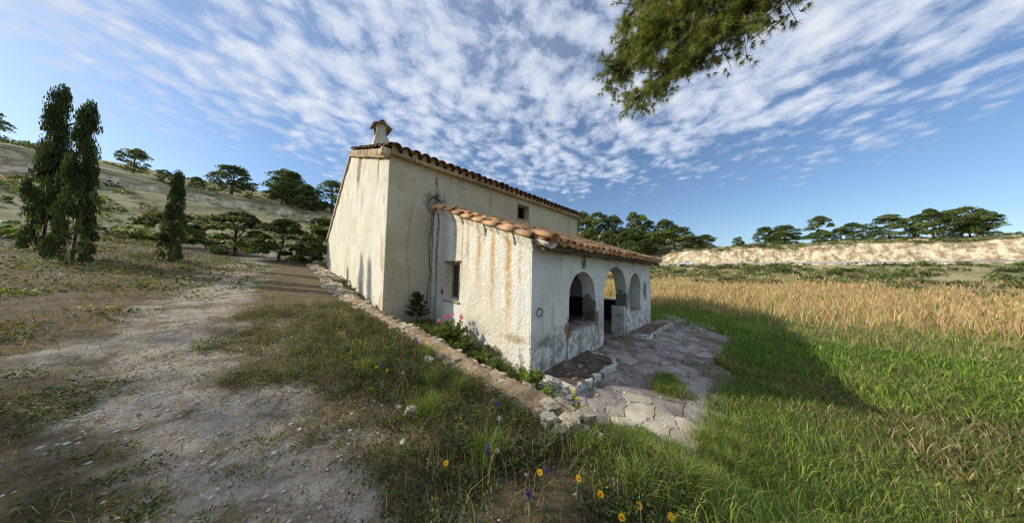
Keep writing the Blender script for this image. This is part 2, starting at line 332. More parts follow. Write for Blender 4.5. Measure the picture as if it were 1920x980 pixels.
rock = t.mix(t.ramp(t.noise(t.vmath('MULTIPLY', co, (1., 1., .5)), .9, 6, .75), .38, .62), L(150, 128, 96), L(228, 212, 178)); rock = t.mix(t.ramp(t.noise(co, .35, 5, .75), .54, .68), rock, L(120, 110, 78))
col = t.mix(t.math('MULTIPLY', t.ramp(t.math('ADD', nz, t.math('MULTIPLY', t.math('SUBTRACT', t.noise(co, .5, 4, .7), .5), .25)), .80, .66), farm), col, rock)
t.put(bs.inputs['Base Color'], col); bs.inputs['Roughness'].default_value = .95
t.put(bs.inputs['Normal'], t.bump(t.math('ADD', nf, t.math('MULTIPLY', ns, 2.)), .8, .035))
tag(link('ground', me, M['ground'], smooth=True), kind='structure')
def gz(x, y): return float(g(np.array([x]), np.array([y]))[0])

# ------------------------------------------------------------------ walls of the house
HOUSE = empty('farmhouse', (0, 0, 0), 0, 'whitewashed old farmhouse with clay tile roofs and arched lean-to porch', 'house')
D, P, LM, LP, HC, HJ, HM, RY, RH, BY, BH = 1.32, 4.01, 9.705, 7.037, 2.335, 3.685, 4.94, 9.73, 7.0, 16.62, 3.79

def wall(name, u0, u1, z0, top, opens, thick, pos, mat, step=.09, amp=.010, seed=0., parent=None, reveal=None):
    """solid wall; opens = (ua, ub, sill, head(u)); pos(u, z, depth) -> xyz. Front gently uneven."""
    cuts = list(np.linspace(u0, u1, max(2, int((u1-u0)/step))))
    for a, b, s, h in opens: cuts = [c for c in cuts if not (abs(c-a) < .03 or abs(c-b) < .03)]+[a, b]+list(np.linspace(a, b, 26)[1:-1])
    cuts = sorted(set(round(c, 4) for c in cuts))
    def P3(u, z, d):
        if d == 0:
            e = min(1, (u-u0)/.25, (u1-u)/.25); d = float(fbm(np.float64(u+seed), np.float64(z+seed*.7), 1.7, 3))*amp*e*2
        return pos(u, z, d)
    mb = MB(); rvs = {o[0]: MB() for o in opens}
    def sheet(a, b, la, ha, lb, hb, d):
        n = max(1, int(max(ha-la, hb-lb)/.16)); vs = []
        for i in range(n+1):
            f = i/n; vs += [P3(a, la+(ha-la)*f, d), P3(b, lb+(hb-lb)*f, d)]
        fs = [(2*i, 2*i+1, 2*i+3, 2*i+2) for i in range(n)]
        mb.add(vs, fs)
    for a, b in zip(cuts, cuts[1:]):
        mid_ = (a+b)/2; op = next((o for o in opens if o[0] < mid_ < o[1]), None)
        if op is None: sp = [(z0, top(a), z0, top(b))]
        else: sp = [(op[3](a), top(a), op[3](b), top(b))]+([(z0, op[2], z0, op[2])] if op[2] > z0 else [])
        for la, ha, lb, hb in sp:
            for d in (0, thick): sheet(a, b, la, ha, lb, hb, d)
        mb.add([P3(a, top(a), 0), P3(b, top(b), 0), P3(b, top(b), thick), P3(a, top(a), thick)], [(0, 1, 2, 3)])
        if op:
            tgt = rvs[op[0]]
            tgt.add([P3(a, op[3](a), 0), P3(b, op[3](b), 0), P3(b, op[3](b), thick), P3(a, op[3](a), thick)], [(0, 1, 2, 3)])
            if op[2] > z0: tgt.add([P3(a, op[2], 0), P3(b, op[2], 0), P3(b, op[2], thick), P3(a, op[2], thick)], [(0, 1, 2, 3)])
    for a, b, s, h in opens:
        rv = rvs[a]
        for u in (a, b):
            n = 8; vs = []
            for i in range(n+1):
                zc = s+(h(u)-s)*i/n; vs += [P3(u, zc, 0), P3(u, zc, thick)]
            rv.add(vs, [(2*i, 2*i+1, 2*i+3, 2*i+2) for i in range(n)])
    for u in (u0, u1): mb.add([P3(u, z0, 0), P3(u, top(u), 0), P3(u, top(u), thick), P3(u, z0, thick)], [(0, 1, 2, 3)])
    o = mb.build(name, mat, parent or HOUSE, smooth=True)
    for rv in rvs.values(): rv.build('reveal', mat, o)
    return o
def arch(a, b, spring, rise, sd):
    c, r = (a+b)/2, (b-a)/2
    def h(u):
        q = max(0., 1-((u-c)/r)**2); return spring+rise*math.sqrt(q)+float(vnoise(np.float64(u*9+sd), np.float64(sd)))*.022*(q > .02)
    return h
A1 = (1.25, 2.42, .62, arch(1.25, 2.42, 1.28, .58, 3.)); A2 = (2.93, 4.55, -.12, arch(2.93, 4.55, 1.25, .78, 11.)); A3 = (4.84, 5.87, .64, arch(4.84, 5.87, 1.36, .51, 23.))
wall('porch_front_wall', .004, LP-.004, -.35, lambda u: HC+.012*math.sin(u*2.1), [A1, (A2[0], A2[1], -.35, A2[3]), A3], .34, lambda u, z, d: (u, d, z), M['front'], seed=3.)
slope_p = (HJ-HC)/P
wall('porch_side_wall', .03, P, -.35, lambda u: HC+slope_p*u, [(2.42, 3.17, 1.03, lambda u: 2.04)], .34, lambda u, z, d: (d, u, z), M['side'], amp=.016, seed=41.)
wall('porch_end_wall', .03, P, -.35, lambda u: HC+slope_p*u, [(.75, 2.3, .76, arch(.75, 2.3, 1.35, .6, 31.))], .3, lambda u, z, d: (LP-d, u, z), M['front'], seed=61.)
wall('main_front_wall', -D+.004, LM-D-.004, -.3, lambda u: HM, [(3.63, 4.36, 4.08, lambda u: 4.70), (2.9, 4.0, -.1, lambda u: 2.05)], .42, lambda u, z, d: (u, P+d, z), M['main'], step=.12, seed=7.)
gtop = lambda u: ip(u, [P, RY, BY], [HM, RH, BH])
wall('gable_wall', P+.03, BY, -.3, lambda u: float(gtop(u)), [], .4, lambda u, z, d: (-D+d, u, z), M['gable'], step=.16, amp=.014, seed=19.)
wall('far_gable_wall', P+.03, BY, -.3, lambda u: float(gtop(u)), [], .4, lambda u, z, d: (LM-D-d, u, z), M['gable'], step=.3, seed=29.)
wall('rear_wall', -D, LM-D, 0, lambda u: BH, [], .4, lambda u, z, d: (u, BY-d, z), M['gable'], step=.4, seed=37.)
mb = MB(); mb.box((.3, .3, -.2), (LP-.28, P-.02, -.09)); mb.build('porch_floor', M['joint'], HOUSE)
for nm, lo, hi in (('shade_lining', (.35, P-.045, -.1), (2.88, P-.012, 3.4)), ('shade_lining', (4.02, P-.045, -.1), (LP-.31, P-.012, 3.4)), ('inner_dado', (LP-.335, .36, -.1), (LP-.312, P-.05, .74))):  # linings added over the main wall to darken the porch inside; dado is brown
    q = MB(); q.box(lo, hi); q.build(nm, M['dado_shade'], HOUSE)
# house door inside the porch and the dark attic opening
dr = MB()
for i in range(6): dr.box((2.92+i*.18, P+.2, -.1), (3.09+i*.18, P+.25, 2.04))
dr.build('door', M['wood'], HOUSE)
wa = empty('attic_window'); wa.parent = HOUSE
q = MB(); q.box((3.6, P+.40, 4.05), (4.4, P+.44, 4.74)); q.build('pane', M['glass'], wa)
q = MB(); q.box((3.62, P+.30, 4.08), (3.68, P+.36, 4.70)); q.box((4.31, P+.30, 4.08), (4.37, P+.36, 4.70)); q.box((3.97, P+.30, 4.08), (4.01, P+.35, 4.70)); q.box((3.68, P+.30, 4.09), (3.97, P+.36, 4.13)); q.build('frame', M['wood'], wa)
q = MB(); q.box((3.58, P-.03, 4.03), (4.41, P+.1, 4.078)); q.build('sill', M['slab'], wa)
ws = empty('side_window'); ws.parent = HOUSE
q = MB()
for lo, hi in (((.20, 2.42, 1.03), (.26, 2.48, 2.04)), ((.20, 3.11, 1.03), (.26, 3.17, 2.04)), ((.20, 2.48, 1.98), (.26, 3.11, 2.04)), ((.20, 2.48, 1.03), (.26, 3.11, 1.10)), ((.205, 2.78, 1.1), (.25, 2.82, 1.98))): q.box(lo, hi)
q.build('frame', M['woodpaint'], ws)
for a, b in ((2.48, 2.78), (2.82, 3.11)):
    q = MB(); q.box((.225, a, 1.10), (.235, b, 1.98)); q.build('pane', M['pane'], ws)
q = MB(); q.box((-.035, 2.38, .99), (.2, 3.2, 1.028)); q.build('sill', M['slab'], ws)
q = MB(); q.box((-.024, 2.38, 2.045), (.1, 3.21, 2.075)); q.build('lintel', M['wood'], ws)
q = MB(); q.tube([(-.03, 3.26, 1.18), (-.05, 3.26, 1.30)], .02, 6); q.build('hinge', M['iron'], ws)

# plinth block at the door, and the slab sill of the big arched window
q = MB(); q.box((4.42, .02, -.2), (4.57, .42, .82)); q.build('door_plinth', M['front'], HOUSE)
q = MB(); q.box((1.27, -.045, .585), (2.40, .36, .635)); q.build('window_sill', M['paving'], HOUSE)
q = MB(); q.box((4.86, -.03, .61), (5.85, .36, .652)); q.build('window_sill', M['paving'], HOUSE)

# cracks in the render: narrow open joints
def crack(pts, axis, wdt=.012, dep=.004):
    mb = MB(); rr = random.Random(len(pts)*7+int(pts[0][0]*10)); P2 = []
    for (a, b), (c, d) in zip(pts, pts[1:]):
        n = max(2, int(math.hypot(c-a, d-b)/.05))
        for i in range(n): P2.append((a+(c-a)*i/n+rr.uniform(-.014, .014), b+(d-b)*i/n))
    P2.append(pts[-1]); n = len(P2); vs = []
    for i, (a, b) in enumerate(P2):
        h = wdt*(.25+.75*math.sin(math.pi*min(1, (i+.6)/n)))*rr.uniform(.4, 1.1); e = P2[min(i+1, n-1)]; f = P2[max(i-1, 0)]
        dx, dz_ = e[0]-f[0], e[1]-f[1]; l = math.hypot(dx, dz_) or 1; px, pz = -dz_/l*h, dx/l*h
        vs += [(a+px, b+pz), (a-px, b-pz)]
    fn = {'front': lambda u, z: (u, -.012-dep, z), 'side': lambda u, z: (-.018-dep, u, z), 'main': lambda u, z: (u, P-.012-dep, z), 'gable': lambda u, z: (-D-.016-dep, u, z)}[axis]
    mb.add([fn(u, z) for u, z in vs], [(2*i, 2*i+1, 2*i+3, 2*i+2) for i in range(n-1)]); mb.build('crack', M['iron'], HOUSE)
crack([(-.10, 3.65), (-.06, 3.1), (-.14, 2.7), (-.10, 2.1), (-.05, 1.7), (-.13, 1.1), (-.09, .5)], 'main', .016)
crack([(-.25, 3.75), (-.12, 4.02), (.05, 4.08), (.22, 3.92), (.3, 3.8)], 'main', .02)
crack([(.05, 4.08), (.12, 4.2), (.1, 4.3), (-.0, 4.55), (.05, 4.88)], 'main', .010)
crack([(1.8, 2.22), (1.76, 2.06), (1.79, 1.9)], 'front', .01); crack([(1.86, 2.22), (1.88, 2.05), (1.9, 1.88)], 'front', .01)
crack([(1.22, .62), (1.15, .3), (1.18, -.1)], 'front', .012); crack([(2.5, .6), (2.6, .42), (2.62, .1)], 'front', .012)
crack([(5.15, 1.9), (5.05, 2.1), (5.12, 2.3)], 'front', .012); crack([(5.75, 1.75), (6.1, 2.1), (6.2, 2.3)], 'front', .01); crack([(3.7, 2.05), (3.66, 2.3)], 'front', .009)
crack([(1.52, 3.0), (1.5, 2.75), (1.42, 2.6), (1.46, 2.45)], 'side', .012); crack([(2.2, 2.6), (2.1, 2.3), (2.25, 2.15)], 'side', .009); crack([(1.66, .55), (1.55, .43), (1.5, .4)], 'side', .016)
crack([(5.1, 5.2), (5.12, 4.7), (5.06, 4.2)], 'gable', .012); crack([(8.0, 5.3), (7.9, 4.6), (8.0, 4.1)], 'gable', .014); crack([(4.3, 3.9), (4.33, 3.6)], 'gable', .02)
# iron ring and hook on the porch wall
q = MB(); pts = [(.20+.085*math.cos(a), -.035, 1.08+.075*math.sin(a)) for a in np.linspace(0, 2*math.pi, 15)]; q.tube(pts, .008, 6, False); q.tube([(.20, .02, 1.155), (.20, -.05, 1.155)], .01, 6); q.build('iron_ring', M['iron'], HOUSE)
q = MB(); q.tube([(1.80, -.03, 1.93), (1.77, -.04, 2.06), (1.81, -.04, 2.12), (1.79, -.05, 2.2), (1.84, -.05, 2.235), (1.88, -.05, 2.17), (1.85, -.04, 2.1), (1.88, -.04, 2.02), (1.86, -.03, 1.93)], .010, 6); q.tube([(1.84, .02, 2.23), (1.84, -.06, 2.23)], .012, 6); q.build('iron_hook', M['iron'], HOUSE)

# ------------------------------------------------------------------ roofs
def tile_mesh(name, Lt, ra, rb, th=.015, up=1, n=8, flat=.92):
    vs = []; fs = []
    for (yy, r) in ((0, ra), (Lt*.5, (ra+rb)/2+.002), (Lt, rb)):
        for q_ in (r, r-th):
            for i in range(n+1):
                a = math.pi*i/n; vs.append((-math.cos(a)*q_, yy, up*math.sin(a)*q_*flat))
    k = n+1
    for s in range(2):
        o, b = s*2*k, (s+1)*2*k
        for i in range(n):
            fs += [(o+i, o+i+1, b+i+1, b+i), (o+k+i, b+k+i, b+k+i+1, o+k+i+1)]
        for i in (0, n): fs.append((o+i, b+i, b+k+i, o+k+i))
    for o in (0, 4*k):
        fs += [(o+i, o+k+i, o+k+i+1, o+i+1) for i in range(n)]
    me = bpy.data.meshes.new(name); me.from_pydata(vs, [], fs); me.update(); me.polygons.foreach_set('use_smooth', [True]*len(me.polygons)); 
    return me
def tilt(x, y, z, sl, rr, j=1.):
    return Matrix.Translation((x+rr.uniform(-.010, .010)*j, y+rr.uniform(-.02, .02)*j, z+rr.uniform(-.004, .010)*j)) @ Euler((sl+rr.uniform(-.03, .03)*j, rr.uniform(-.06, .06)*j, rr.uniform(-.05, .05)*j), 'XYZ').to_matrix().to_4x4()
def merge_tiles(name, src, mats, mat, parent):
    vs = np.empty(len(src.vertices)*3, np.float32); src.vertices.foreach_get('co', vs); vs = vs.reshape(-1, 3)
    mb = MB(); fs = [tuple(p.vertices) for p in src.polygons]
    for m_ in mats:
        a = np.array(m_); mb.add((vs @ a[:3, :3].T+a[:3, 3]).tolist(), fs)
    return tag(mb.build(name, mat, parent, smooth=True), kind='stuff')
rr = random.Random(5)
cover = tile_mesh('cover_tile', .50, .118, .09); cover_old = tile_mesh('cover_tile_old', .48, .130, .10); chan = tile_mesh('channel_tile', .5, .088, .105, up=-1, flat=.75)
cover.materials.append(M['tile']); cover_old.materials.append(M['tile_old'])
def place(name, me, parent, mx):
    o = bpy.data.objects.new(name, me); C.objects.link(o); o.parent = parent; o.matrix_local = mx; return o
# -- main roof
slm = math.atan((RH-HM)/(RY-P)); slr = math.atan((RH-BH)/(BY-RY))
mr = MB()
def slab_quad(y0, z0, y1, z1, x0, x1, th=.05):
    mr.add([(x0, y0, z0), (x1, y0, z0), (x1, y1, z1), (x0, y1, z1), (x0, y0, z0+th), (x1, y0, z0+th), (x1, y1, z1+th), (x0, y1, z1+th)], [(0, 3, 2, 1), (4, 5, 6, 7), (0, 1, 5, 4), (1, 2, 6, 5), (2, 3, 7, 6), (3, 0, 4, 7)])
slab_quad(P-.05, HM+.055, RY, RH+.07, -D-.02, LM-D+.02); slab_quad(RY, RH+.07, BY+.2, BH+.0, -D-.02, LM-D+.02)
MROOF = mr.build('main_roof', M['slab'], HOUSE)
SP = LM/36; rest = []; restc = []
ey = P-.27; ez = HM+.115
for i in range(37):
    xx = -D-.02+.12+i*(LM-.16)/36
    place('roof_tile', cover_old, MROOF, tilt(xx, ey, ez, slm, rr, 1.4))
    if i < 36:
        c_ = place('channel_tile', chan, MROOF, tilt(xx+SP/2, ey+.04, ez+.035, slm, rr, .8))
    q = MB()
    q.add([(xx-.078, P-.13, HM+.05)]+[(xx-.09*math.cos(a), P-.15, ez+.045+.085*math.sin(a)) for a in np.linspace(0, math.pi, 7)]+[(xx+.078, P-.13, HM+.05)], [tuple(range(8, -1, -1))])
    q.build('mortar_plug', M['mortar'], MROOF)
    for k in range(1, 15):
        rest.append(tilt(xx, ey+k*.415*math.cos(slm), ez+k*.415*math.sin(slm), slm, rr))
    for k in range(0, 17):
        yy = RY+.15+k*.42*math.cos(slr); rest.append(Matrix.Translation((xx, yy+.45, RH+.10-(yy+.45-RY)*math.tan(slr))) @ Euler((math.pi*0+slr, 0, math.pi)).to_matrix().to_4x4())
chan.materials.append(M['tile_old'])
merge_tiles('upper_tiles', cover_old, rest, M['tile_old'], MROOF)
ridge = [Matrix.Translation((-D+.05+i*.4, RY, RH+.13)) @ Euler((0, 0, -math.pi/2)).to_matrix().to_4x4() for i in range(25)]
merge_tiles('ridge_tiles', cover_old, ridge, M['tile_old'], MROOF)
# cornice under the front eave: clay slabs end to end
x_ = -D-.16
while x_ < LM-D+.1:
    ln = rr.uniform(.55, .95); q = MB(); q.box((x_, P-.15-rr.uniform(0, .012), HM-.035+rr.uniform(-.006, .006)), (min(x_+ln-.012, LM-D+.14), P+.05, HM+.05)); q.build('cornice_slab', M['slab'], HOUSE); x_ += ln
# gable verge: a projecting clay course, rubble band, tile row
def along(y): return float(gtop(y))
y_ = P+.06
while y_ < RY-.05:
    ln = min(rr.uniform(.45, .8), RY-y_); z0 = along(y_); z1 = along(y_+ln)
    dn = .13+rr.uniform(0, .03); o_ = -D-.09-rr.uniform(0, .03)
    q = MB(); q.add([(o_, y_, z0-dn), (o_, y_+ln-.015, z1-dn), (-D+.02, y_+ln-.015, z1-dn), (-D+.02, y_, z0-dn), (o_, y_, z0-dn+.06), (o_, y_+ln-.015, z1-dn+.06), (-D+.02, y_+ln-.015, z1-dn+.06), (-D+.02, y_, z0-dn+.06)],
        [(0, 1, 2, 3), (7, 6, 5, 4), (0, 4, 5, 1), (1, 5, 6, 2), (2, 6, 7, 3), (3, 7, 4, 0)]); q.build('verge_slab', M['slab'], HOUSE)
    q = MB(); a_, b_ = -D-.05, -D+.03
    q.add([(a_, y_, z0-dn+.062), (a_, y_+ln-.03, z1-dn+.062), (b_, y_+ln-.03, z1-dn+.062), (b_, y_, z0-dn+.062), (a_-.01, y_, z0+.14), (a_-.01, y_+ln-.03, z1+.14), (b_, y_+ln-.03, z1+.14), (b_, y_, z0+.14)],
        [(0, 1, 2, 3), (7, 6, 5, 4), (0, 4, 5, 1), (1, 5, 6, 2), (2, 6, 7, 3), (3, 7, 4, 0)]); q.build('verge_rubble', M['bandrough'], HOUSE); y_ += ln
for k in range(15): place('verge_tile', cover_old, MROOF, tilt(-D+.02, P-.22+k*.415*math.cos(slm), HM+.105+k*.415*math.sin(slm), slm, rr, 1.3))
q = MB(); q.add([(-D-.07, RY, RH-.1), (-D+.02, RY, RH-.1), (-D+.02, BY+.15, BH-.19), (-D-.07, BY+.15, BH-.19), (-D-.07, RY, RH+.09), (-D+.02, RY, RH+.09), (-D+.02, BY+.15, BH+.01), (-D-.07, BY+.15, BH+.01)],
    [(0, 3, 2, 1), (4, 5, 6, 7), (0, 1, 5, 4), (1, 2, 6, 5), (2, 3, 7, 6), (3, 0, 4, 7)]); q.build('rear_verge', M['mortar'], HOUSE)
# end block of the cornice at the gable corner
q = MB(); q.box((-D-.24, P-.17, HM-.09), (-D-.02, P+.08, HM+.07)); q.build('cornice_end', M['mortar'], HOUSE)

# -- chimney
CH = empty('chimney', (-.98, 6.42, 5.75)); CH.parent = HOUSE
q = MB(); q.box((-.27, -.27, -.35), (.27, .27, .40)); q.box((-.27, -.27, .40), (.27, .27, .78), taper=.72); q.build('stack', M['chim'], CH)
q = MB()
q.box((-.19, -.19, .78), (.11, -.14, 1.10)); q.box((-.19, .14, .78), (.19, .19, 1.10)); q.box((.14, -.02, .78), (.19, .14, 1.10)); q.build('lantern', M['chim'], CH)
q = MB(); q.box((-.15, -.135, .782), (.135, .13, 1.10)); q.build('flue', M['soot'], CH)
for s in (-1, 1):
    mx = Matrix.Translation((0, 0, 1.255)) @ Euler((0, s*.45, 0)).to_matrix().to_4x4(); q = MB()
    q.box((0 if s > 0 else -.34, -.28, -.024), (.34 if s > 0 else 0, .28, .010), mx); q.build('cap_slab', M['slab'], CH)
q = MB(); q.prism([(-.185, 1.10), (.185, 1.10), (.185, 1.135), (0, 1.225), (-.185, 1.135)], -.185, .185, Matrix(((1, 0, 0, 0), (0, 0, 1, 0), (0, 1, 0, 0), (0, 0, 0, 1)))); q.build('cap_mortar', M['chim'], CH)
place('cap_tile', cover_old, CH, Matrix.Translation((0, -.24, 1.235)) @ Matrix.Diagonal((.85, 1., .8, 1.)))

# -- porch roof
slp = math.atan(slope_p); pr = MB()
def pz(y): return HC+.01+slope_p*y
pr.add([(-.02, -.22, pz(-.22)), (LP+.2, -.22, pz(-.22)), (LP+.2, P-.004, pz(P)), (-.02, P-.004, pz(P)), (-.02, -.22, pz(-.22)+.035), (LP+.2, -.22, pz(-.22)+.035), (LP+.2, P-.004, pz(P)+.035), (-.02, P-.004, pz(P)+.035)],
       [(0, 3, 2, 1), (4, 5, 6, 7), (0, 1, 5, 4), (1, 2, 6, 5), (2, 3, 7, 6), (3, 0, 4, 7)])
PROOF = pr.build('porch_roof', M['wood'], HOUSE)
NC = 27; rest = []
chan2 = chan.copy(); chan2.materials.clear(); chan2.materials.append(M['tile'])
for i in range(NC):
    xx = .09+i*(LP+.06)/(NC-1); wob = .012*math.sin(i*.9)
    for k in range(10):
        mx = tilt(xx, -.30+k*.425*math.cos(slp), pz(-.30)+.10+wob+k*(.425*math.sin(slp)+.004), slp, rr, 1.5)
        if i == 0: place('verge_tile', cover, PROOF, mx)
        elif k < 2: place('roof_tile', cover, PROOF, mx)
        else: rest.append(mx)
    if i < NC-1:
        place('channel_tile', chan2, PROOF, tilt(xx+(LP+.06)/(NC-1)/2, -.36, pz(-.36)+.125+wob, slp, rr, 1.2))
        q = MB(); q.box((xx+.06, -.2, pz(-.2)+.036), (xx+.2, -.05, pz(-.1)+.09)); q.build('mortar_bed', M['mortar'], PROOF)
merge_tiles('upper_tiles', cover, rest, M['tile'], PROOF)
# big outer tile and white channel tile at the near corner
bigt = tile_mesh('corner_tile', .60, .135, .10); bigt.materials.append(M['tile']); place('corner_tile', bigt, PROOF, Matrix.Translation((.06, -.46, pz(-.46)+.175)) @ Euler((slp-.02, .12, .06)).to_matrix().to_4x4())
wch = tile_mesh('corner_channel', .34, .115, .11, up=-1); wch.materials.append(M['white']); place('corner_channel', wch, PROOF, Matrix.Translation((.03, -.44, pz(-.44)+.12)) @ Euler((slp, 0, -.12)).to_matrix().to_4x4())
# verge: tiles laid along the edge, whitewashed mortar under each
vt = tile_mesh('verge_edge_tile', .56, .125, .095); vt.materials.append(M['tile'])
for k in range(8):
    yy = -.05+k*.5*math.cos(slp); place('verge_edge_tile', vt, PROOF, tilt(-.03, yy, pz(yy)+.085, slp-.05, rr, 1.1))
    q = MB(); y0, y1 = yy+.02, yy+.455; a, b = -.065-rr.uniform(0, .02), .05
    lo = -.05-rr.uniform(0, .16)
    q.add([(a+.055, y0, pz(y0)+lo), (a+.055, y1, pz(y1)+lo*.6), (b, y1, pz(y1)+lo), (b, y0, pz(y0)+lo), (a-.02, y0, pz(y0)+.085), (a-.02, y1, pz(y1)+.085), (b, y1, pz(y1)+.085), (b, y0, pz(y0)+.085)],
          [(0, 1, 2, 3), (7, 6, 5, 4), (0, 4, 5, 1), (1, 5, 6, 2), (2, 6, 7, 3), (3, 7, 4, 0)]); q.build('verge_mortar', M['side'], PROOF)
# old lead-in where the porch roof meets the main wall
q = MB(); q.tube([(-.14, P-.04, HJ-.06), (.1, P-.05, HJ+.12), (.5, P-.05, HJ+.16)], [.10, .09, .03], 8); q.build('flashing_mortar', M['bandrough'], HOUSE)
q = MB(); q.box((.02, -.27, pz(-.25)-.055), (LP+.15, -.20, pz(-.22)+.02)); q.build('eave_board', M['wood'], PROOF)
for i in range(16):
    q = MB(); xr = .35+i*.45; q.add([(xr, -.24, pz(-.24)-.09), (xr+.07, -.24, pz(-.24)-.09), (xr+.07, 3.9, pz(3.9)-.09), (xr, 3.9, pz(3.9)-.09), (xr, -.24, pz(-.24)-.002), (xr+.07, -.24, pz(-.24)-.002), (xr+.07, 3.9, pz(3.9)-.002), (xr, 3.9, pz(3.9)-.002)],
        [(0, 3, 2, 1), (4, 5, 6, 7), (0, 1, 5, 4), (1, 2, 6, 5), (2, 3, 7, 6), (3, 0, 4, 7)])
    if i % 2: q.build('rafter', M['wood'], PROOF)

# ------------------------------------------------------------------ benches along the porch front
def bench(x0, x1, dp, ht, zb, rnd):
    b = empty('stone_bench'); b.parent = HOUSE
    path = [(x0, .0), (x0, -dp)] if rnd == 0 else [(x0, 0), (x0+.02, -dp*.7), (x0+.15, -dp)]
    n = 16; path += [(x0+(x1-x0-.35)*i/n+.18, -dp+.025*math.sin(i*1.3+x0)) for i in range(1, n+1)]
    path += [(x1-.05, -dp*.86), (x1+.06, -dp*.6), (x1+.08, -dp*.3), (x1+.04, 0)]
    def rim(pth, nm, tw, seg):
        for s in range(len(seg)-1):
            pp = pth[seg[s]:seg[s+1]+1]; mb = MB(); vs = []
            for i, (a, c) in enumerate(pp):
                j = seg[s]+i; e = pth[min(j+1, len(pth)-1)]; f = pth[max(j-1, 0)]; dx, dy = e[0]-f[0], e[1]-f[1]; l = math.hypot(dx, dy); nx_, ny_ = -dy/l, dx/l
                h = zb+ht+rr.uniform(-.045, .015); o1 = rr.uniform(-.03, .012); zb_ = gz(a, c)-.1
                vs += [(a-nx_*(.05+o1), c-ny_*(.01+o1), zb_), (a-nx_*o1, c-ny_*o1, h-.02), (a+nx_*.02, c+ny_*.02, h), (a+nx_*(tw-.02), c+ny_*(tw-.02), h-.004), (a+nx_*tw, c+ny_*tw, h-.06)]
            k = 5; m_ = len(pp)
            fs = [(i*k+j, (i+1)*k+j, (i+1)*k+j+1, i*k+j+1) for i in range(m_-1) for j in range(4)]+[tuple(range(4, -1, -1)), tuple(range((m_-1)*k, m_*k))]
            mb.add(vs, fs); mb.build(nm, M['rim'], b)
    L_ = len(path); rim(path, 'rim', .10, [0, 5, 9, 14, L_-1])
    mb = MB(); nxp, nyp = 26, 10; vs = []
    for i in range(nxp+1):
        for j in range(nyp+1):
            a = x0+.05+(x1-x0-.06)*i/nxp; c = -.01-(dp-.06)*j/nyp
            vs.append((a, c, zb+ht-.035+float(fbm(np.float64(a), np.float64(c), 4., 3))*.05))
    mb.add(vs, [(i*(nyp+1)+j, i*(nyp+1)+j+1, (i+1)*(nyp+1)+j+1, (i+1)*(nyp+1)+j) for i in range(nxp) for j in range(nyp)])
    mb.build('top', M['debris'], b, smooth=True)
    for _ in range(12):
        mb = MB(); a = rr.uniform(x0+.15, x1-.15); c = rr.uniform(-dp+.16, -.06); s = rr.uniform(.03, .10); an = rr.uniform(0, 3)
        pg = [(a+s*rr.uniform(.6, 1)*math.cos(an+k*1.05), c+s*rr.uniform(.6, 1)*.7*math.sin(an+k*1.05)) for k in range(6)]
        mb.prism(pg, zb+ht-.07, zb+ht-.03+rr.uniform(-.006, .012)); mb.build('paving_fragment', M['joint'], b)
bench(.16, 2.06, .80, .15, -.13, 0); bench(4.5, 7.7, .62, .18, -.14, 1)

# ------------------------------------------------------------------ paved path in front of the porch
def clip(poly, px, py, qx, qy, gap):
    mx_, my_ = (px+qx)/2, (py+qy)/2; dx, dy = qx-px, qy-py; l = math.hypot(dx, dy); dx /= l; dy /= l; out = []
    f = lambda p: (p[0]-mx_)*dx+(p[1]-my_)*dy+gap
    for a, b in zip(poly, poly[1:]+poly[:1]):
        fa, fb = f(a), f(b)
        if fa <= 0: out.append(a)
        if (fa < 0) != (fb < 0): s = fa/(fa-fb); out.append((a[0]+(b[0]-a[0])*s, a[1]+(b[1]-a[1])*s))
    return out
# mortar bed sheet that follows the ground
px_ = np.linspace(-.35, 8.6, 80); py_ = np.linspace(-2.55, .0, 30); PX, PY = np.meshgrid(px_, py_, indexing='ij')
PZ = g(PX, PY)+.03; e = np.minimum.reduce([(PX+.35)/.25, (8.6-PX)/.6, (PY+2.55)/.3]); e = e+fbm(PX, PY, 1.5, 3)*1.2; PZ = PZ-.12*(1-sstep(0, .8, e))
i_ = np.arange(PX.size).reshape(PX.shape)
PATH = link('path', npmesh('path', np.stack([PX, PY, PZ], -1).reshape(-1, 3), np.stack([i_[:-1, :-1], i_[1:, :-1], i_[1:, 1:], i_[:-1, 1:]], -1).reshape(-1, 4)), M['joint'], smooth=True); tag(PATH, kind='structure')
r2 = random.Random(21); seeds = []
for _ in range(4000):
    a, c = r2.uniform(-.9, 9.2), r2.uniform(-3.2, .7); dmin = (.24 if a < 1.6 and c < -1.0 else .42)*r2.uniform(.75, 1.5)
    if all(math.hypot(a-s[0], c-s[1]) > dmin for s in seeds): seeds.append((a, c))
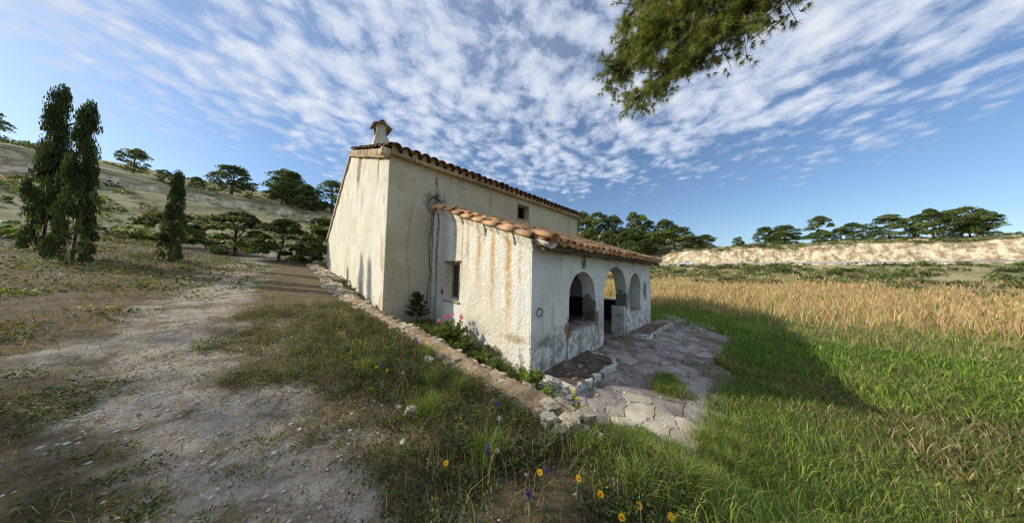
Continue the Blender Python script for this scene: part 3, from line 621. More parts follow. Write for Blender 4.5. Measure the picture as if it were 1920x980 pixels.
for (a, c) in seeds:
    if c > .0: continue
    lim = -2.2-.25*math.sin(a*1.3)
    if c < lim or a < -.05+.2*c*0 or (a > 5.2 and c < -1.55) or (1.3 < a < 2.4 and -2.1 < c < -1.45) or r2.random() < .07: continue
    if (.05 < a < 2.0 and c > -.68) or (a > 4.6 and c > -.5 and a < 7.7): continue
    pg = [(a-.45, c-.45), (a+.45, c-.45), (a+.45, c+.45), (a-.45, c+.45)]
    for s in seeds:
        if s != (a, c) and math.hypot(s[0]-a, s[1]-c) < 1.5: pg = clip(pg, a, c, s[0], s[1], r2.uniform(.003, .014))
    if len(pg) < 3: continue
    pg2 = []
    for (p0, p1) in zip(pg, pg[1:]+pg[:1]):
        pg2.append((p0[0]*.94+p1[0]*.06, p0[1]*.94+p1[1]*.06)); pg2 += [(p0[0]*(1-f_)+p1[0]*f_+r2.uniform(-.018, .018), p0[1]*(1-f_)+p1[1]*f_+r2.uniform(-.018, .018)) for f_ in (.28, .5, .72)]; pg2.append((p0[0]*.06+p1[0]*.94, p0[1]*.06+p1[1]*.94))
    tz = r2.uniform(.034, .046); n = len(pg2); tl = r2.uniform(-.04, .04); tm = r2.uniform(-.04, .04)
    mb = MB(); top = [(u_, v_, gz(u_, v_)+tz+(u_-a)*tl+(v_-c)*tm) for u_, v_ in pg2]; bot = [(a+(u_-a)*1.02, c+(v_-c)*1.02, w_-.05) for u_, v_, w_ in top]
    mb.add(top+bot+[(a, c, gz(a, c)+tz+.004)], [(i, (i+1) % n, 2*n) for i in range(n)]+[(n+i, n+(i+1) % n, (i+1) % n, i) for i in range(n)])
    mb.build('paving_slab', M['pavingw'] if (a < 1.1 and c < -1.3) else M['paving'], PATH)

# ------------------------------------------------------------------ the low ruined stone wall
def stone_mesh(name, sd, sub=2):
    r3 = random.Random(sd); import bmesh
    bm = bmesh.new(); bmesh.ops.create_cube(bm, size=1.); bmesh.ops.subdivide_edges(bm, edges=bm.edges[:], cuts=1, use_grid_fill=True)
    off = Vector((sd*1.7, sd*.3, 0))
    for v in bm.verts:
        p = v.co.copy(); v.co = p*(.80+.2*(.5/max(abs(p.x), abs(p.y), abs(p.z), .01))*min(1, p.length/.62)) if p.length > .01 else p
        v.co += Vector((r3.uniform(-1, 1), r3.uniform(-1, 1), r3.uniform(-1, 1)))*.085
        if p.length > .8: v.co *= r3.uniform(.74, .92)
    me = bpy.data.meshes.new(name); bm.to_mesh(me); bm.free(); return me
stones = [stone_mesh('stone', 3+i) for i in range(8)]
stones_w = [s.copy() for s in stones]
for s in stones: s.materials.append(M['stone'])
for s in stones_w: s.materials.append(M['stonew'])
WALL = empty('low_stone_wall', (-.95, -1.2, gz(-1.1, -1.2)), 0, 'low crumbling dry stone wall climbing the bank beside the house', 'wall')
r3 = random.Random(33); off = WALL.location
# earth-and-mortar core
mb = MB(); ys = list(np.linspace(-1.35, 5.2, 90))+list(np.linspace(5.35, 17, 60)); vs = []; NS = 9
for y in ys:
    cx, zt = float(wall_x(y)), float(bank(y))+.07; wd = float(ip(y, [-1.45, -1.0, .3, 2.5], [.03, .27, .27, .20]))
    for j in range(NS):
        f = j/(NS-1)*2-1; hgt = zt+.02-.30*abs(f)**3.5+float(fbm(np.float64(f*1.3+y*.2), np.float64(y), 2.6, 3))*.07
        if abs(f) > .99: hgt = zt-.62
        vs.append((cx+f*wd*(1+.25*float(vnoise(np.float64(y*2.2+f), np.float64(3.))))-off.x, y-off.y, hgt-off.z))
mb.add(vs, [(i*NS+j, i*NS+j+1, (i+1)*NS+j+1, (i+1)*NS+j) for i in range(len(ys)-1) for j in range(NS-1)])
mb.build('wall_core', M['core'], WALL, smooth=True)
y = -1.4
def put_stone(me, loc, sz, parent, name='stone', yaw=None):
    o = bpy.data.objects.new(name, me); C.objects.link(o); o.parent = parent; o.location = loc; o.scale = sz
    o.rotation_euler = (r3.uniform(-.16, .16), r3.uniform(-.16, .16), r3.uniform(0, 6.3) if yaw is None else yaw); return o
ns_ = 0
while y < 17 and ns_ < 250:
    sc = r3.uniform(.09, .24) if y < 6 else r3.uniform(.22, .42)
    for sd in (-1, 0, 1):
        if r3.random() < (.42 if sd == 0 else .25): continue
        s = sc*r3.uniform(.55, 1.1); cx = float(wall_x(y))+sd*.15+r3.uniform(-.04, .04); zt = float(bank(y))+.075-(.05 if sd else 0)
        put_stone(r3.choice(stones if r3.random() < .75 else stones_w), (cx-off.x, y+r3.uniform(-.04, .04)-off.y, zt-off.z-.02), (s*.9, s*1.15, s*r3.uniform(.3, .55)), WALL); ns_ += 1
    if y < 4.6:                                                   # face towards the house
        for lv in range(2):
            s = r3.uniform(.12, .24); zt = float(bank(y))-.08-lv*.15
            put_stone(r3.choice(stones), (float(wall_x(y))+.19-off.x, y-off.y, zt-off.z), (s*.7, s*1.2, s*.75), WALL); ns_ += 1
    y += sc*.95
# broken end towards the camera
for (a, c, s, wh) in [(-.80, -1.36, .22, 0), (-1.0, -1.42, .2, 0), (-1.12, -1.25, .17, 1), (-.72, -1.22, .2, 0), (-.9, -1.52, .14, 1), (-1.16, -1.42, .15, 0), (-.62, -1.42, .13, 1), (-.85, -1.65, .12, 1)]:
    put_stone((stones_w if wh else stones)[int(s*100) % 8], (a-off.x, c-off.y, gz(a, c)+s*.22-off.z), (s, s*.9, s*.75), WALL)
q = MB(); q.tube([(-1.62, 4.36, .60), (-1.42, 4.60, .66)], .075, 12, False); q.tube([(-1.62, 4.36, .60), (-1.42, 4.60, .66)], .06, 12, False)
tag(q.build('drain_pipe', M['soot'], None), 'dark drain pipe mouth under the slab by the gable corner', 'pipe')

# ------------------------------------------------------------------ vegetation builders
def unit(v): return v/np.maximum(np.linalg.norm(v, axis=-1, keepdims=True), 1e-9)
def leaves(Cn, size, cols, flat=.0, asp=.5, dirs=None):
    """one rhombic leaf per centre"""
    n = len(Cn); a = unit(rng.normal(size=(n, 3))) if dirs is None else unit(dirs)
    b = rng.normal(size=(n, 3)); b = unit(b-a*(b*a).sum(1, keepdims=True)); s = np.asarray(size).reshape(-1, 1)*np.ones((n, 1))
    c = np.cross(a, b)*.18*s
    V = np.stack([Cn-a*s*.5, Cn+b*s*asp*.5+c, Cn+a*s*.5, Cn-b*s*asp*.5+c], 1).reshape(-1, 3)
    return V, np.arange(4*n).reshape(n, 4), np.repeat(cols, 4, 0)
def blades(Bs, h, wd, lean, cols):
    """bent grass blades: 3 triangles each"""
    n = len(Bs); az = rng.uniform(0, 2*np.pi, n); sd = np.stack([np.cos(az), np.sin(az), 0*az], 1); az2 = rng.uniform(0, 2*np.pi, n)
    ln = np.stack([np.cos(az2), np.sin(az2), 0*az2], 1)*(lean*h)[:, None]; up = np.array([0, 0, 1.]); h_ = h[:, None]; w_ = (sd*wd[:, None])
    m1 = Bs+up*h_*.55+ln*.3; tp = Bs+up*h_*(1-.35*np.minimum(lean, 1)[:, None])+ln
    V = np.stack([Bs-w_, Bs+w_, m1-w_*.7, m1+w_*.7, tp], 1).reshape(-1, 3); o = np.arange(n)[:, None]*5
    Fc = np.concatenate([o+[0, 1, 3], o+[0, 3, 2], o+[2, 3, 4]], 0)
    return V, Fc, np.repeat(cols, 5, 0)
def pick(cols, n, jit=.18):
    c = np.array(cols)[rng.integers(0, len(cols), n)]; return c*(1+rng.uniform(-jit, jit, (n, 1)))*(1+rng.uniform(-.06, .06, (n, 3)))
def join(parts):
    V = []; Fc = []; Co = []; b = 0
    for v, f, c in parts: V.append(v); Fc.append(f+b); Co.append(c); b += len(v)
    return np.concatenate(V), np.concatenate(Fc), np.concatenate(Co)
def stuff(name, data, mat, label, cat):
    return tag(link(name, npmesh(name, *data), mat), label, cat, kind='stuff')
def ground_pts(x, y): return np.stack([x, y, g(x, y)], 1)

GREENS = [L(92, 114, 52), L(112, 132, 62), L(78, 98, 48), L(126, 138, 76), L(100, 114, 68)]
FRESH = [L(138, 162, 60), L(118, 148, 52), L(160, 176, 82), L(102, 132, 48)]
STRAW = [L(176, 152, 106), L(150, 126, 84), L(196, 176, 130), L(134, 112, 78)]
DULL = [L(86, 88, 58), L(104, 100, 68), L(72, 76, 48), L(118, 108, 76)]

def house_free(x, y): return ~((x > -.05) & (x < LP+.05) & (y > -.02) & (y < 4.1)) & ~((x > -D-.05) & (x < LM-D+.05) & (y > 3.95) & (y < BY))
def bank_density(x, y):
    """how overgrown the bank is: bare track round x=-3, thick between it and the stone wall"""
    n = fbm(x, y, 1.3, 4)
    k = sstep(.20, .60, np.abs(x+3.05+1.45*sstep(-.8, 3.0, y))*.72+n*1.15)
    return k*np.where((y < -1.2) | (x < wall_x(y)-.22) | (x > wall_x(y)+.22), 1., 0.)

# low herbs on the bank
def herb_field(n, xr, yr, dens, cols, leaf, hmax, per, rad, asp=.42):
    x = rng.uniform(*xr, n); y = rng.uniform(*yr, n); k = (rng.random(n) < dens(x, y)) & house_free(x, y); x, y = x[k], y[k]; m_ = len(x)
    B = ground_pts(x, y); hh = rng.uniform(.35, 1., m_)*hmax*(.6+1.1*np.clip(fbm(x, y, .9, 2)+.5, 0, 1)); base = pick(cols, m_, .25)
    i = np.repeat(np.arange(m_), per); th = rng.uniform(0, 2*np.pi, len(i)); r = rad*np.sqrt(rng.random(len(i))); z = rng.random(len(i))**.8*hh[i]*(1-.45*r/rad)
    P_ = B[i]+np.stack([r*np.cos(th), r*np.sin(th), z], 1); dirs = np.stack([np.cos(th), np.sin(th), rng.uniform(-.2, 1.2, len(i))], 1)
    cc = base[i]*(1+rng.uniform(-.22, .22, (len(i), 1)))
    return leaves(P_, rng.uniform(.6, 1.3, len(i))*leaf, cc, asp=asp, dirs=dirs)
parts = [herb_field(4200, (-5.2, -.8), (-2.4, 5), lambda x, y: bank_density(x, y)*np.where(fbm(x+9, y, 1.8, 3) > -.22, .9, .15), GREENS+DULL, .03, .11, 24, .085),
         herb_field(2600, (-2.6, -.5), (-2.5, 3.2), lambda x, y: bank_density(x, y)*np.where(fbm(x+9, y, 1.8, 3) > -.26, 1., .25), GREENS+FRESH[:1]+DULL+DULL[:2], .028, .20, 24, .07),
         herb_field(5200, (-11, -3.4), (-4, 9), lambda x, y: sstep(.05, .4, fbm(x, y, .6, 3)+.25)*sstep(.9, 1.5, np.abs(x+3.05+1.45*sstep(-.8, 3., y))), DULL+GREENS+STRAW[1:2], .035, .16, 24, .12),
         herb_field(260, (-1.0, -.05), (-1.3, 3.7), lambda x, y: np.where((x > wall_x(y)+.24) & (y > -.9), 1., .0), GREENS+FRESH, .045, .22, 30, .11)]
parts.append(herb_field(3800, (-34, -3.9), (-3, 32), lambda x, y: sstep(-.1, .3, fbm(x, y, .35, 3)+.2)*sstep(7, 10, np.hypot(x+3.2, y+2.8)), DULL+GREENS+STRAW[1:2], .085, .28, 30, .34))
parts.append(herb_field(420, (-3.5, -2.2), (-1.6, 3.2), lambda x, y: np.where(fbm(x+5, y+2, 2.1, 3) > .02, 1., .12), GREENS+DULL, .022, .09, 26, .085))
stuff('low_herbs', join(parts), M['leaf'], 'low green and grey herbs matted over the foreground bank', 'herbs')
# straw and dry stalks
n = 26000; x = rng.uniform(-5.5, -.3, n); y = rng.uniform(-2.5, 5.5, n); k = (rng.random(n) < .25+.75*bank_density(x, y)*sstep(-.35, .25, fbm(x+7, y, 1.9, 3))) & house_free(x, y) & (x < np.where(y > -1.1, wall_x(y)-.1, 9)); x, y = x[k], y[k]; n = len(x)
d1 = blades(ground_pts(x, y), rng.uniform(.03, .17, n)*(.6+.8*rng.random(n)), rng.uniform(.0012, .0028, n), rng.uniform(.2, 1.6, n), pick(STRAW+DULL[1:2], n, .25))
n = 1500; x = rng.uniform(-2.5, -.4, n); y = rng.uniform(-2.5, 4, n); k = (x < np.where(y > -1.1, wall_x(y)-.1, 9)); x, y = x[k], y[k]; n = len(x)
d2 = blades(ground_pts(x, y), rng.uniform(.16, .34, n), rng.uniform(.0016, .003, n), rng.uniform(.1, .8, n), pick(STRAW, n))
n = 16000; x = rng.uniform(-14, -3.2, n); y = rng.uniform(-4, 14, n); k = rng.random(n) < sstep(-.3, .3, fbm(x+3, y, .8, 3))*sstep(.5, 1.3, np.abs(x+3.05+1.45*sstep(-.8, 3., y))); x, y = x[k], y[k]; n = len(x)
d3 = blades(ground_pts(x, y), rng.uniform(.06, .28, n), rng.uniform(.0016, .004, n), rng.uniform(.2, 1.3, n), pick(STRAW+DULL, n, .25))
n = 5200; x = rng.uniform(-3.6, -2.0, n); y = rng.uniform(-2., 3.5, n); k = rng.random(n) < sstep(-.25, .3, fbm(x+11, y, 2.3, 3)); x, y = x[k], y[k]; n = len(x)
d4 = blades(ground_pts(x, y), rng.uniform(.015, .07, n), rng.uniform(.0015, .003, n), rng.uniform(.6, 2.4, n), pick(STRAW+[L(112, 88, 64), L(96, 78, 58)], n, .25))
stuff('dry_grass', join([d1, d2, d3, d4]), M['grass'], 'dry straw and dead stalks scattered over the bank', 'dry grass')
# fresh green grass: near clumps and the yard
def tuft_pts(cen, nper, rad):
    out = []
    for (a, c, r, m_) in cen:
        th = rng.uniform(0, 6.283, int(nper*m_)); q_ = r*np.abs(rng.normal(0, .55, len(th))); out.append(np.stack([a+q_*np.cos(th), c+q_*np.sin(th)], 1))
    return np.concatenate(out)
cen = [(-.35, -1.62, .24, 1.5), (-.15, -1.85, .2, 1.2), (-.55, -1.85, .24, 1.2), (-.05, -2.15, .22, 1.2), (-.45, -2.2, .25, 1.4), (-.85, -2.1, .22, 1.), (-.9, -2.4, .25, 1.3), (-.3, -2.5, .3, 1.4), (-1.15, -1.75, .2, .5), (.35, -2.55, .25, 1.2), (.65, -2.35, .16, .8), (.8, -2.6, .25, 1.2), (1.2, -2.5, .2, 1.), (-1.3, -2.15, .2, .6), (-.62, -1.45, .14, .7), (1.75, -1.75, .28, 1.3), (2.1, -1.6, .24, 1.0), (1.55, -1.6, .14, .7),
       (-2.0, -.35, .14, .35), (-1.75, .15, .14, .4), (-1.55, -.2, .13, .4), (-1.9, -1.2, .18, .5), (-1.45, .9, .14, .4), (-2.3, .9, .16, .3)]
xy = tuft_pts(cen, 900, 0); n = len(xy)
parts = [blades(ground_pts(xy[:, 0], xy[:, 1]), rng.uniform(.10, .30, n), rng.uniform(.0018, .0038, n), rng.uniform(.15, 1.1, n), pick(FRESH+GREENS[:2]+STRAW[:1], n, .2))]
n = 16000; x = rng.uniform(-1.6, 3.5, n); y = rng.uniform(-5.5, -2.15, n); k = fbm(x, y, 1.2, 3) > -.35; x, y = x[k], y[k]; n = len(x)
parts.append(blades(ground_pts(x, y), rng.uniform(.07, .24, n), rng.uniform(.002, .0045, n), rng.uniform(.2, 1.1, n), pick(FRESH+GREENS+STRAW[:1], n, .2)))
n = 42000; rr_ = 3+26*rng.random(n)**1.5; th = rng.uniform(-1.0, .32, n); x = rr_*np.cos(th)*1.0+1.5; y = rr_*np.sin(th)-.6
k = house_free(x, y) & ~((x < 8.2) & (y > -2.1+.25*fbm(x, y, 1., 2))) & (x < 20); x, y = x[k], y[k]; n = len(x)
hv = np.clip(.75+1.1*fbm(x, y, .55, 3), .25, 1.6); cc = pick(FRESH+GREENS[:2], n, .22); dk = sstep(.0, .45, fbm(x+31, y, .4, 3)+.35*rng.random(n)-.1+.06*(x-10)*(x > 8))[:, None]; cc = cc*(1-dk*.75)+pick(STRAW+GREENS[3:], n, .2)*dk*.75
parts.append(blades(ground_pts(x, y), rng.uniform(.14, .42, n)*hv, rng.uniform(.004, .010, n)*(1+.04*x), rng.uniform(.1, .9, n), cc))
n = 20000; x = rng.uniform(-.2, 8.3, n); y = rng.uniform(-2.4, -.1, n); k = (fbm(x, y, 1.7, 3)+.12*sstep(-1.4, -2.3, y)+.22*sstep(3.5, 7, x)*sstep(-.9, -1.6, y) > .24) & ~((x > 0) & (x < 2.2) & (y > -.85)) & ~((x > 4.4) & (y > -.7)); x, y = x[k], y[k]; n = len(x)
parts.append(blades(ground_pts(x, y), rng.uniform(.05, .16, n)+.03, rng.uniform(.002, .004, n), rng.uniform(.2, 1., n), pick(GREENS+STRAW[:1], n, .2)))
n = 66000; x = rng.uniform(-2.2, 10, n); y = rng.uniform(-9.5, -2.25, n); k = (np.hypot(x-CAM.x, y-CAM.y) > 1.4); x, y = x[k], y[k]; n = len(x); dd = np.hypot(x-CAM.x, y-CAM.y)
hv = np.clip(.75+1.2*fbm(x, y, .7, 3), .25, 1.7); cc = pick(FRESH+GREENS, n, .22); dk = sstep(.02, .4, fbm(x+31, y, .5, 3)+.3*rng.random(n)-.1)[:, None]; cc = cc*(1-dk*.8)+pick(STRAW+DULL, n, .2)*dk*.8
parts.append(blades(ground_pts(x, y), rng.uniform(.07, .27, n)*hv, rng.uniform(.002, .004, n)*(.6+.25*dd), rng.uniform(.2, 1.2, n), cc))
stuff('green_grass', join(parts), M['grass'], 'fresh green grass growing thick round the paved path and yard', 'grass')
# tawny field beyond the yard
n = 60000; x = 13+62*rng.random(n)**1.25; y = rng.uniform(-1, 1, n)*(12+x*.95); k = (y < 36) & (x+fbm(x, y, .22, 3)*11+rng.normal(0, 1.5, n) > 15.5); x, y = x[k], y[k]; n = len(x)
TAW = [L(196, 168, 120), L(184, 152, 112), L(206, 184, 136), L(170, 150, 98), L(190, 158, 124)]
stuff('field_grass', blades(ground_pts(x, y), rng.uniform(.35, .95, n), (.008+.0008*x)*rng.uniform(.6, 1.4, n), rng.uniform(.1, .7, n), np.where(rng.random((n, 1)) < .10, pick(GREENS[:2]+FRESH[:1], n), pick(TAW, n, .15))), M['grass'], 'tall tawny dry grass in the field beyond the porch', 'dry grass')
# gravel
n = 11000; x = rng.uniform(-4.6, -.9, n); y = rng.uniform(-2.4, 4.5, n); k = rng.random(n) < 1.12-bank_density(x, y); x = np.concatenate([x[k], rng.uniform(-.2, 8, 1500)]); y = np.concatenate([y[k], rng.uniform(-2.4, -.75, 1500)]); n = len(x)
oc = np.array([[1, 0, 0], [-1, 0, 0], [0, 1, 0], [0, -1, 0], [0, 0, 1], [0, 0, -1]], float); of = np.array([[0, 2, 4], [2, 1, 4], [1, 3, 4], [3, 0, 4], [2, 0, 5], [1, 2, 5], [3, 1, 5], [0, 3, 5]])
s = .003+.022*rng.random(n)**5; V = oc[None]*s[:, None, None]*rng.uniform(.55, 1.3, (n, 6, 1)); V[:, :, 2] *= .65
an = rng.uniform(0, 6.28, n); ca, sa = np.cos(an)[:, None], np.sin(an)[:, None]; V = np.stack([V[:, :, 0]*ca-V[:, :, 1]*sa, V[:, :, 0]*sa+V[:, :, 1]*ca, V[:, :, 2]], -1)+ground_pts(x, y)[:, None, :]+np.array([0, 0, .002])+np.where((x > -.3) & (y > -2.5) & (y < -.7) & (x > wall_x(y)+.6), .042, 0.)[:, None, None]*np.array([0, 0, 1.])
stuff('gravel', (V.reshape(-1, 3), (of[None]+np.arange(n)[:, None, None]*6).reshape(-1, 3), np.repeat(pick([L(206, 198, 186), L(180, 168, 150), L(220, 214, 204), L(160, 146, 128)], n), 6, 0)), M['pebble'], 'pale gravel strewn over the bare track', 'gravel')

# single stones on the bank
for (a, c, s, lb) in [(-2.14, -.21, .13, 'pale upright stone lying alone among herbs on the bank'), (-2.2, .0, .05, 'small round pebble just behind the pale upright stone'), (-1.33, -2.05, .10, 'white rock between the yellow daisies at lower right'),
                      (-1.22, -2.2, .14, 'long white rock half buried beside the nearest daisies'), (-1.5, .8, .15, 'brown rock in the grass below the ruined wall'), (-2.35, -.55, .05, 'tiny white stone on the bare soil patch'),
                      (-1.35, -.62, .11, 'pale flat stone fallen in front of the wall end'), (-1.5, -.9, .08, 'grey stone in the weeds near the wall end'), (-2.45, -1.35, .07, 'cream stone at the bottom edge of the bare soil'), (-.45, -2.05, .12, 'grey stone hidden in the tall green grass')]:
    o = bpy.data.objects.new('rock', stones_w[int(abs(a*100)) % 8]); C.objects.link(o); o.location = (a, c, gz(a, c)+s*.2); o.scale = (s, s*.75, s*.7); o.rotation_euler = (.2, .3, a*9); tag(o, lb, 'rock', 'rocks on the bank')

# ------------------------------------------------------------------ single plants
def plant(name, loc, label, cat, group=None): return empty(name, loc, 0, label, cat, group)
def part(name, data, mat, parent): return link(name, npmesh(name, *data), mat, parent)
def bush(name, loc, h, rad, nst, nlf, leaf, cols, label, cat, group=None, asp=.45, flowers=None, droop=.2):
    o = plant(name, loc, label, cat, group); st = MB(); Cn = []; Dr = []; tips = []
    for i in range(nst):
        a = rng.uniform(0, 6.28); r = rad*math.sqrt(rng.random()); hh = h*rng.uniform(.55, 1.)*(1-.25*r/rad); tip = Vector((r*math.cos(a), r*math.sin(a), hh)); mid_ = Vector((r*.4*math.cos(a), r*.4*math.sin(a), hh*.55))
        st.tube([(r*.12*math.cos(a), r*.12*math.sin(a), -.03), mid_, tip], [.005, .004, .002], 4); tips.append(tip)
        m_ = max(3, nlf//nst); f = rng.uniform(.12, 1., m_)
        for q_ in f:
            q_ = q_**.75; p = (mid_*(q_/.55) if q_ < .55 else mid_+(tip-mid_)*((q_-.55)/.45)); an = rng.uniform(0, 6.28); l = leaf*rng.uniform(.5, 1.2)
            Cn.append((p.x+l*.6*math.cos(an), p.y+l*.6*math.sin(an), p.z+rng.uniform(-.3, .3)*l)); Dr.append((math.cos(an), math.sin(an), rng.uniform(-droop, .9)))
    st.build('stems', M['twig'], o); Cn = np.array(Cn)
    part('foliage', leaves(Cn, rng.uniform(.6, 1.25, len(Cn))*leaf, pick(cols, len(Cn), .25), asp=asp, dirs=np.array(Dr)), M['leaf'], o)
    if flowers:
        nf, fc, fs, extra = flowers
        for tip in sorted(tips, key=lambda v: -v.z)[:nf]:
            k = 26; cc = np.array(tip)+np.array([0, 0, extra])+np.clip(rng.normal(size=(k, 3)), -1.3, 1.3)*fs*.34
            mb = MB(); mb.tube([tip, tip+Vector((0, 0, extra))], .002, 4); f_ = part('flower_head', leaves(cc, fs*.5, pick(fc, k, .15), asp=.8), M['petal'], o)
            mb.build('flower_stalk', M['twig'], f_)
    return o
bush('valerian_bush', (-.42, 2.0, gz(-.42, 2.0)), .70, .42, 46, 3800, .06, GREENS+FRESH[1:2], 'leafy bush with pink flower heads under the side window', 'bush', flowers=(7, [L(232, 128, 150), L(240, 160, 176), L(220, 108, 136)], .07, .10))
bush('leafy_bush', (-.52, 1.42, gz(-.52, 1.42)), .56, .36, 36, 2800, .055, GREENS+FRESH[1:2], 'dense dark green bush in front of the pink flowered one', 'bush')
bush('weed_bush', (-.40, .95, gz(-.40, .95)), .36, .30, 22, 1100, .055, FRESH+GREENS, 'broad leafy weed at the foot of the porch side wall', 'weed', 'weeds in the trench')
bush('weed_bush', (-.42, .45, gz(-.42, .45)), .36, .28, 22, 1000, .055, FRESH+GREENS, 'bright green weed next to the bare plaster patch', 'weed', 'weeds in the trench')
bush('weed_bush', (-.24, -.22, gz(-.24, -.22)), .42, .28, 26, 1300, .055, FRESH, 'bright green weed in front of the porch corner', 'weed', 'weeds in the trench')
bush('weed_bush', (-.35, -.62, gz(-.35, -.62)), .30, .26, 18, 800, .05, FRESH+GREENS[:1], 'green weed spilling over the end of the near bench', 'weed', 'weeds in the trench')
bush('weed_bush', (-.62, 2.75, gz(-.62, 2.75)), .35, .26, 14, 420, .05, DULL+GREENS, 'dull weed between the pine sapling and the pink bush', 'weed', 'weeds in the trench')
bush('weed_bush', (-.75, 3.35, gz(-.75, 3.35)), .22, .24, 14, 420, .045, GREENS[2:3]+DULL, 'dark weed under the pine sapling', 'weed', 'weeds in the trench')
bush('fig_shoot', (-1.52, 4.75, gz(-1.52, 4.75)), .34, .22, 14, 420, .07, FRESH+GREENS[:1], 'bright leafy shoot at the foot of the sunlit gable', 'shoot')
bush('weed_bush', (-1.62, 6.6, gz(-1.62, 6.6)), .3, .3, 14, 420, .06, GREENS, 'dark weed along the gable behind the leafy shoot', 'weed', 'weeds along the gable')
bush('weed_bush', (-1.62, 8.6, gz(-1.62, 8.6)), .4, .35, 14, 420, .07, GREENS, 'weed farther up along the gable foot', 'weed', 'weeds along the gable')
bush('yellow_weed', (-.42, -1.22, gz(-.42, -1.22)), .52, .18, 16, 800, .04, GREENS+FRESH[:1], 'leafy weed with yellow flowers beside the broken wall end', 'weed', flowers=(6, [L(226, 214, 40), L(240, 230, 80)], .035, .03))
bush('weed_bush', (-.55, -.98, gz(-.55, -.98)), .34, .2, 14, 480, .035, GREENS+FRESH[:1], 'dark green weed climbing out between wall end and bench', 'weed', 'weeds in the trench')
for i, (a, c, h, lb) in enumerate([(-2.05, -.98, .22, 'green leafy herb behind the lone daisy in the middle'), (-1.75, -1.28, .24, 'feathery green herb next to the purple spike'), (-1.5, -1.45, .2, 'green herb cushion behind the twin daisies'), (-1.72, 1.3, .34, 'tall pale herb with white heads near the wall'), (-1.9, .55, .3, 'greyish herb left of the ruined wall'),
                                   (-2.3, 2.4, .42, 'dense dark green herb on the upper bank'), (-2.0, 3.1, .45, 'bushy dark herb below the gable corner'), (-2.5, 1.5, .34, 'dark green herb above the bare soil'), (-1.62, -2.0, .16, 'silvery herb beside the nearest daisies'), (-1.15, -2.3, .18, 'light green herb at the lower right of the bank')]):
    bush('bank_herb', (a, c, gz(a, c)), h, .16, 14, 420, .024, GREENS+DULL[:1] if i != 3 else DULL+STRAW[:1], lb, 'herb', 'herbs on the bank', flowers=(3, [L(206, 200, 170)], .022, .02) if i == 3 else None)

def daisy(a, c, h, lb, face=(-.55, -.35)):
    o = plant('yellow_daisy', (a, c, gz(a, c)), lb, 'flower', 'yellow daisies on the bank')
    fx, fy = face; top = Vector((rr.uniform(-.03, .03), rr.uniform(-.03, .03), h)); nrm = Vector((fx, fy, .75)).normalized(); t1 = nrm.orthogonal().normalized(); t2 = nrm.cross(t1)
    q = MB(); q.tube([(0, 0, -.02), top*.5+Vector((.01, 0, 0)), top], [.0025, .002, .002], 5); q.build('stem', M['stemg'], o)
    V = []; Fc = []
    for k in range(15):
        an = 2*math.pi*k/15+rr.uniform(-.08, .08); d = t1*math.cos(an)+t2*math.sin(an); s = nrm.cross(d); l = .022*rr.uniform(.88, 1.08); b = len(V)
        V += [top+d*.005-s*.0025, top+d*.005+s*.0025, top+d*l*.7+s*.0055+nrm*.004, top+d*l+nrm*.003, top+d*l*.7-s*.0055+nrm*.004]; Fc.append([b, b+1, b+2, b+3, b+4])
    part('petals', (np.array([tuple(v) for v in V]), np.array(Fc), pick([L(252, 206, 16), L(252, 190, 10)], len(V), .08)), M['petal'], o)
    q = MB(); q.tube([top-nrm*.004, top+nrm*.003, top+nrm*.006], [.006, .0075, .004], 8); q.build('disc', M['disc'], o)
    n_ = 8; pp = np.stack([rng.normal(0, .03, n_), rng.normal(0, .03, n_), rng.uniform(.01, h*.5, n_)], 1); part('leaves', leaves(pp, .05, pick(GREENS, n_), asp=.3), M['leaf'], o)
M['stemg'] = rough_mat('green_stem', L(92, 110, 52), L(76, 92, 44), 9); M['disc'] = rough_mat('daisy_disc', L(206, 122, 12), L(180, 98, 8), 40)
for a, c, h, lb in [(-2.23, -1.08, .11, 'single yellow daisy left of centre on the bank'), (-1.77, -1.69, .11, 'left one of the pair of yellow daisies'), (-1.63, -1.87, .11, 'right one of the pair of yellow daisies'), (-1.59, -2.01, .10, 'yellow daisy below the dry branch'), (-1.51, -2.25, .10, 'yellow daisy beside the long white rock'),
                    (-1.66, -2.18, .09, 'yellow daisy at the bottom edge of the view'), (-1.39, -2.39, .09, 'yellow daisy nearest the lower right corner of the bank'), (-2.17, .63, .12, 'orange yellow daisy next to purple flowers up the bank'), (-2.25, .83, .10, 'small yellow daisy farther up the bank'), (2.05, -1.75, .16, 'yellow flower in the weeds growing through the paving')]:
    daisy(a, c, h, lb)
def spike(a, c, h, lb):
    o = plant('purple_flower', (a, c, gz(a, c)), lb, 'flower', 'purple flower spikes on the bank'); tip = Vector((rr.uniform(-.05, .05), rr.uniform(-.05, .05), h))
    q = MB(); q.tube([(0, 0, -.02), tip*.6, tip], [.003, .0025, .002], 5); q.build('stem', M['stemg'], o)
    n_ = 40; f = rng.uniform(.72, 1.05, n_); pp = np.array(tip)[None]*f[:, None]+rng.normal(0, .008, (n_, 3)); part('blossoms', leaves(pp, .016, pick([L(92, 72, 168), L(112, 88, 190), L(80, 60, 150)], n_), asp=.7), M['petal'], o)
    n_ = 14; f = rng.uniform(.1, .7, n_); pp = np.array(tip)[None]*f[:, None]+rng.normal(0, .012, (n_, 3)); part('leaves', leaves(pp, .04, pick(GREENS, n_), asp=.3), M['leaf'], o)
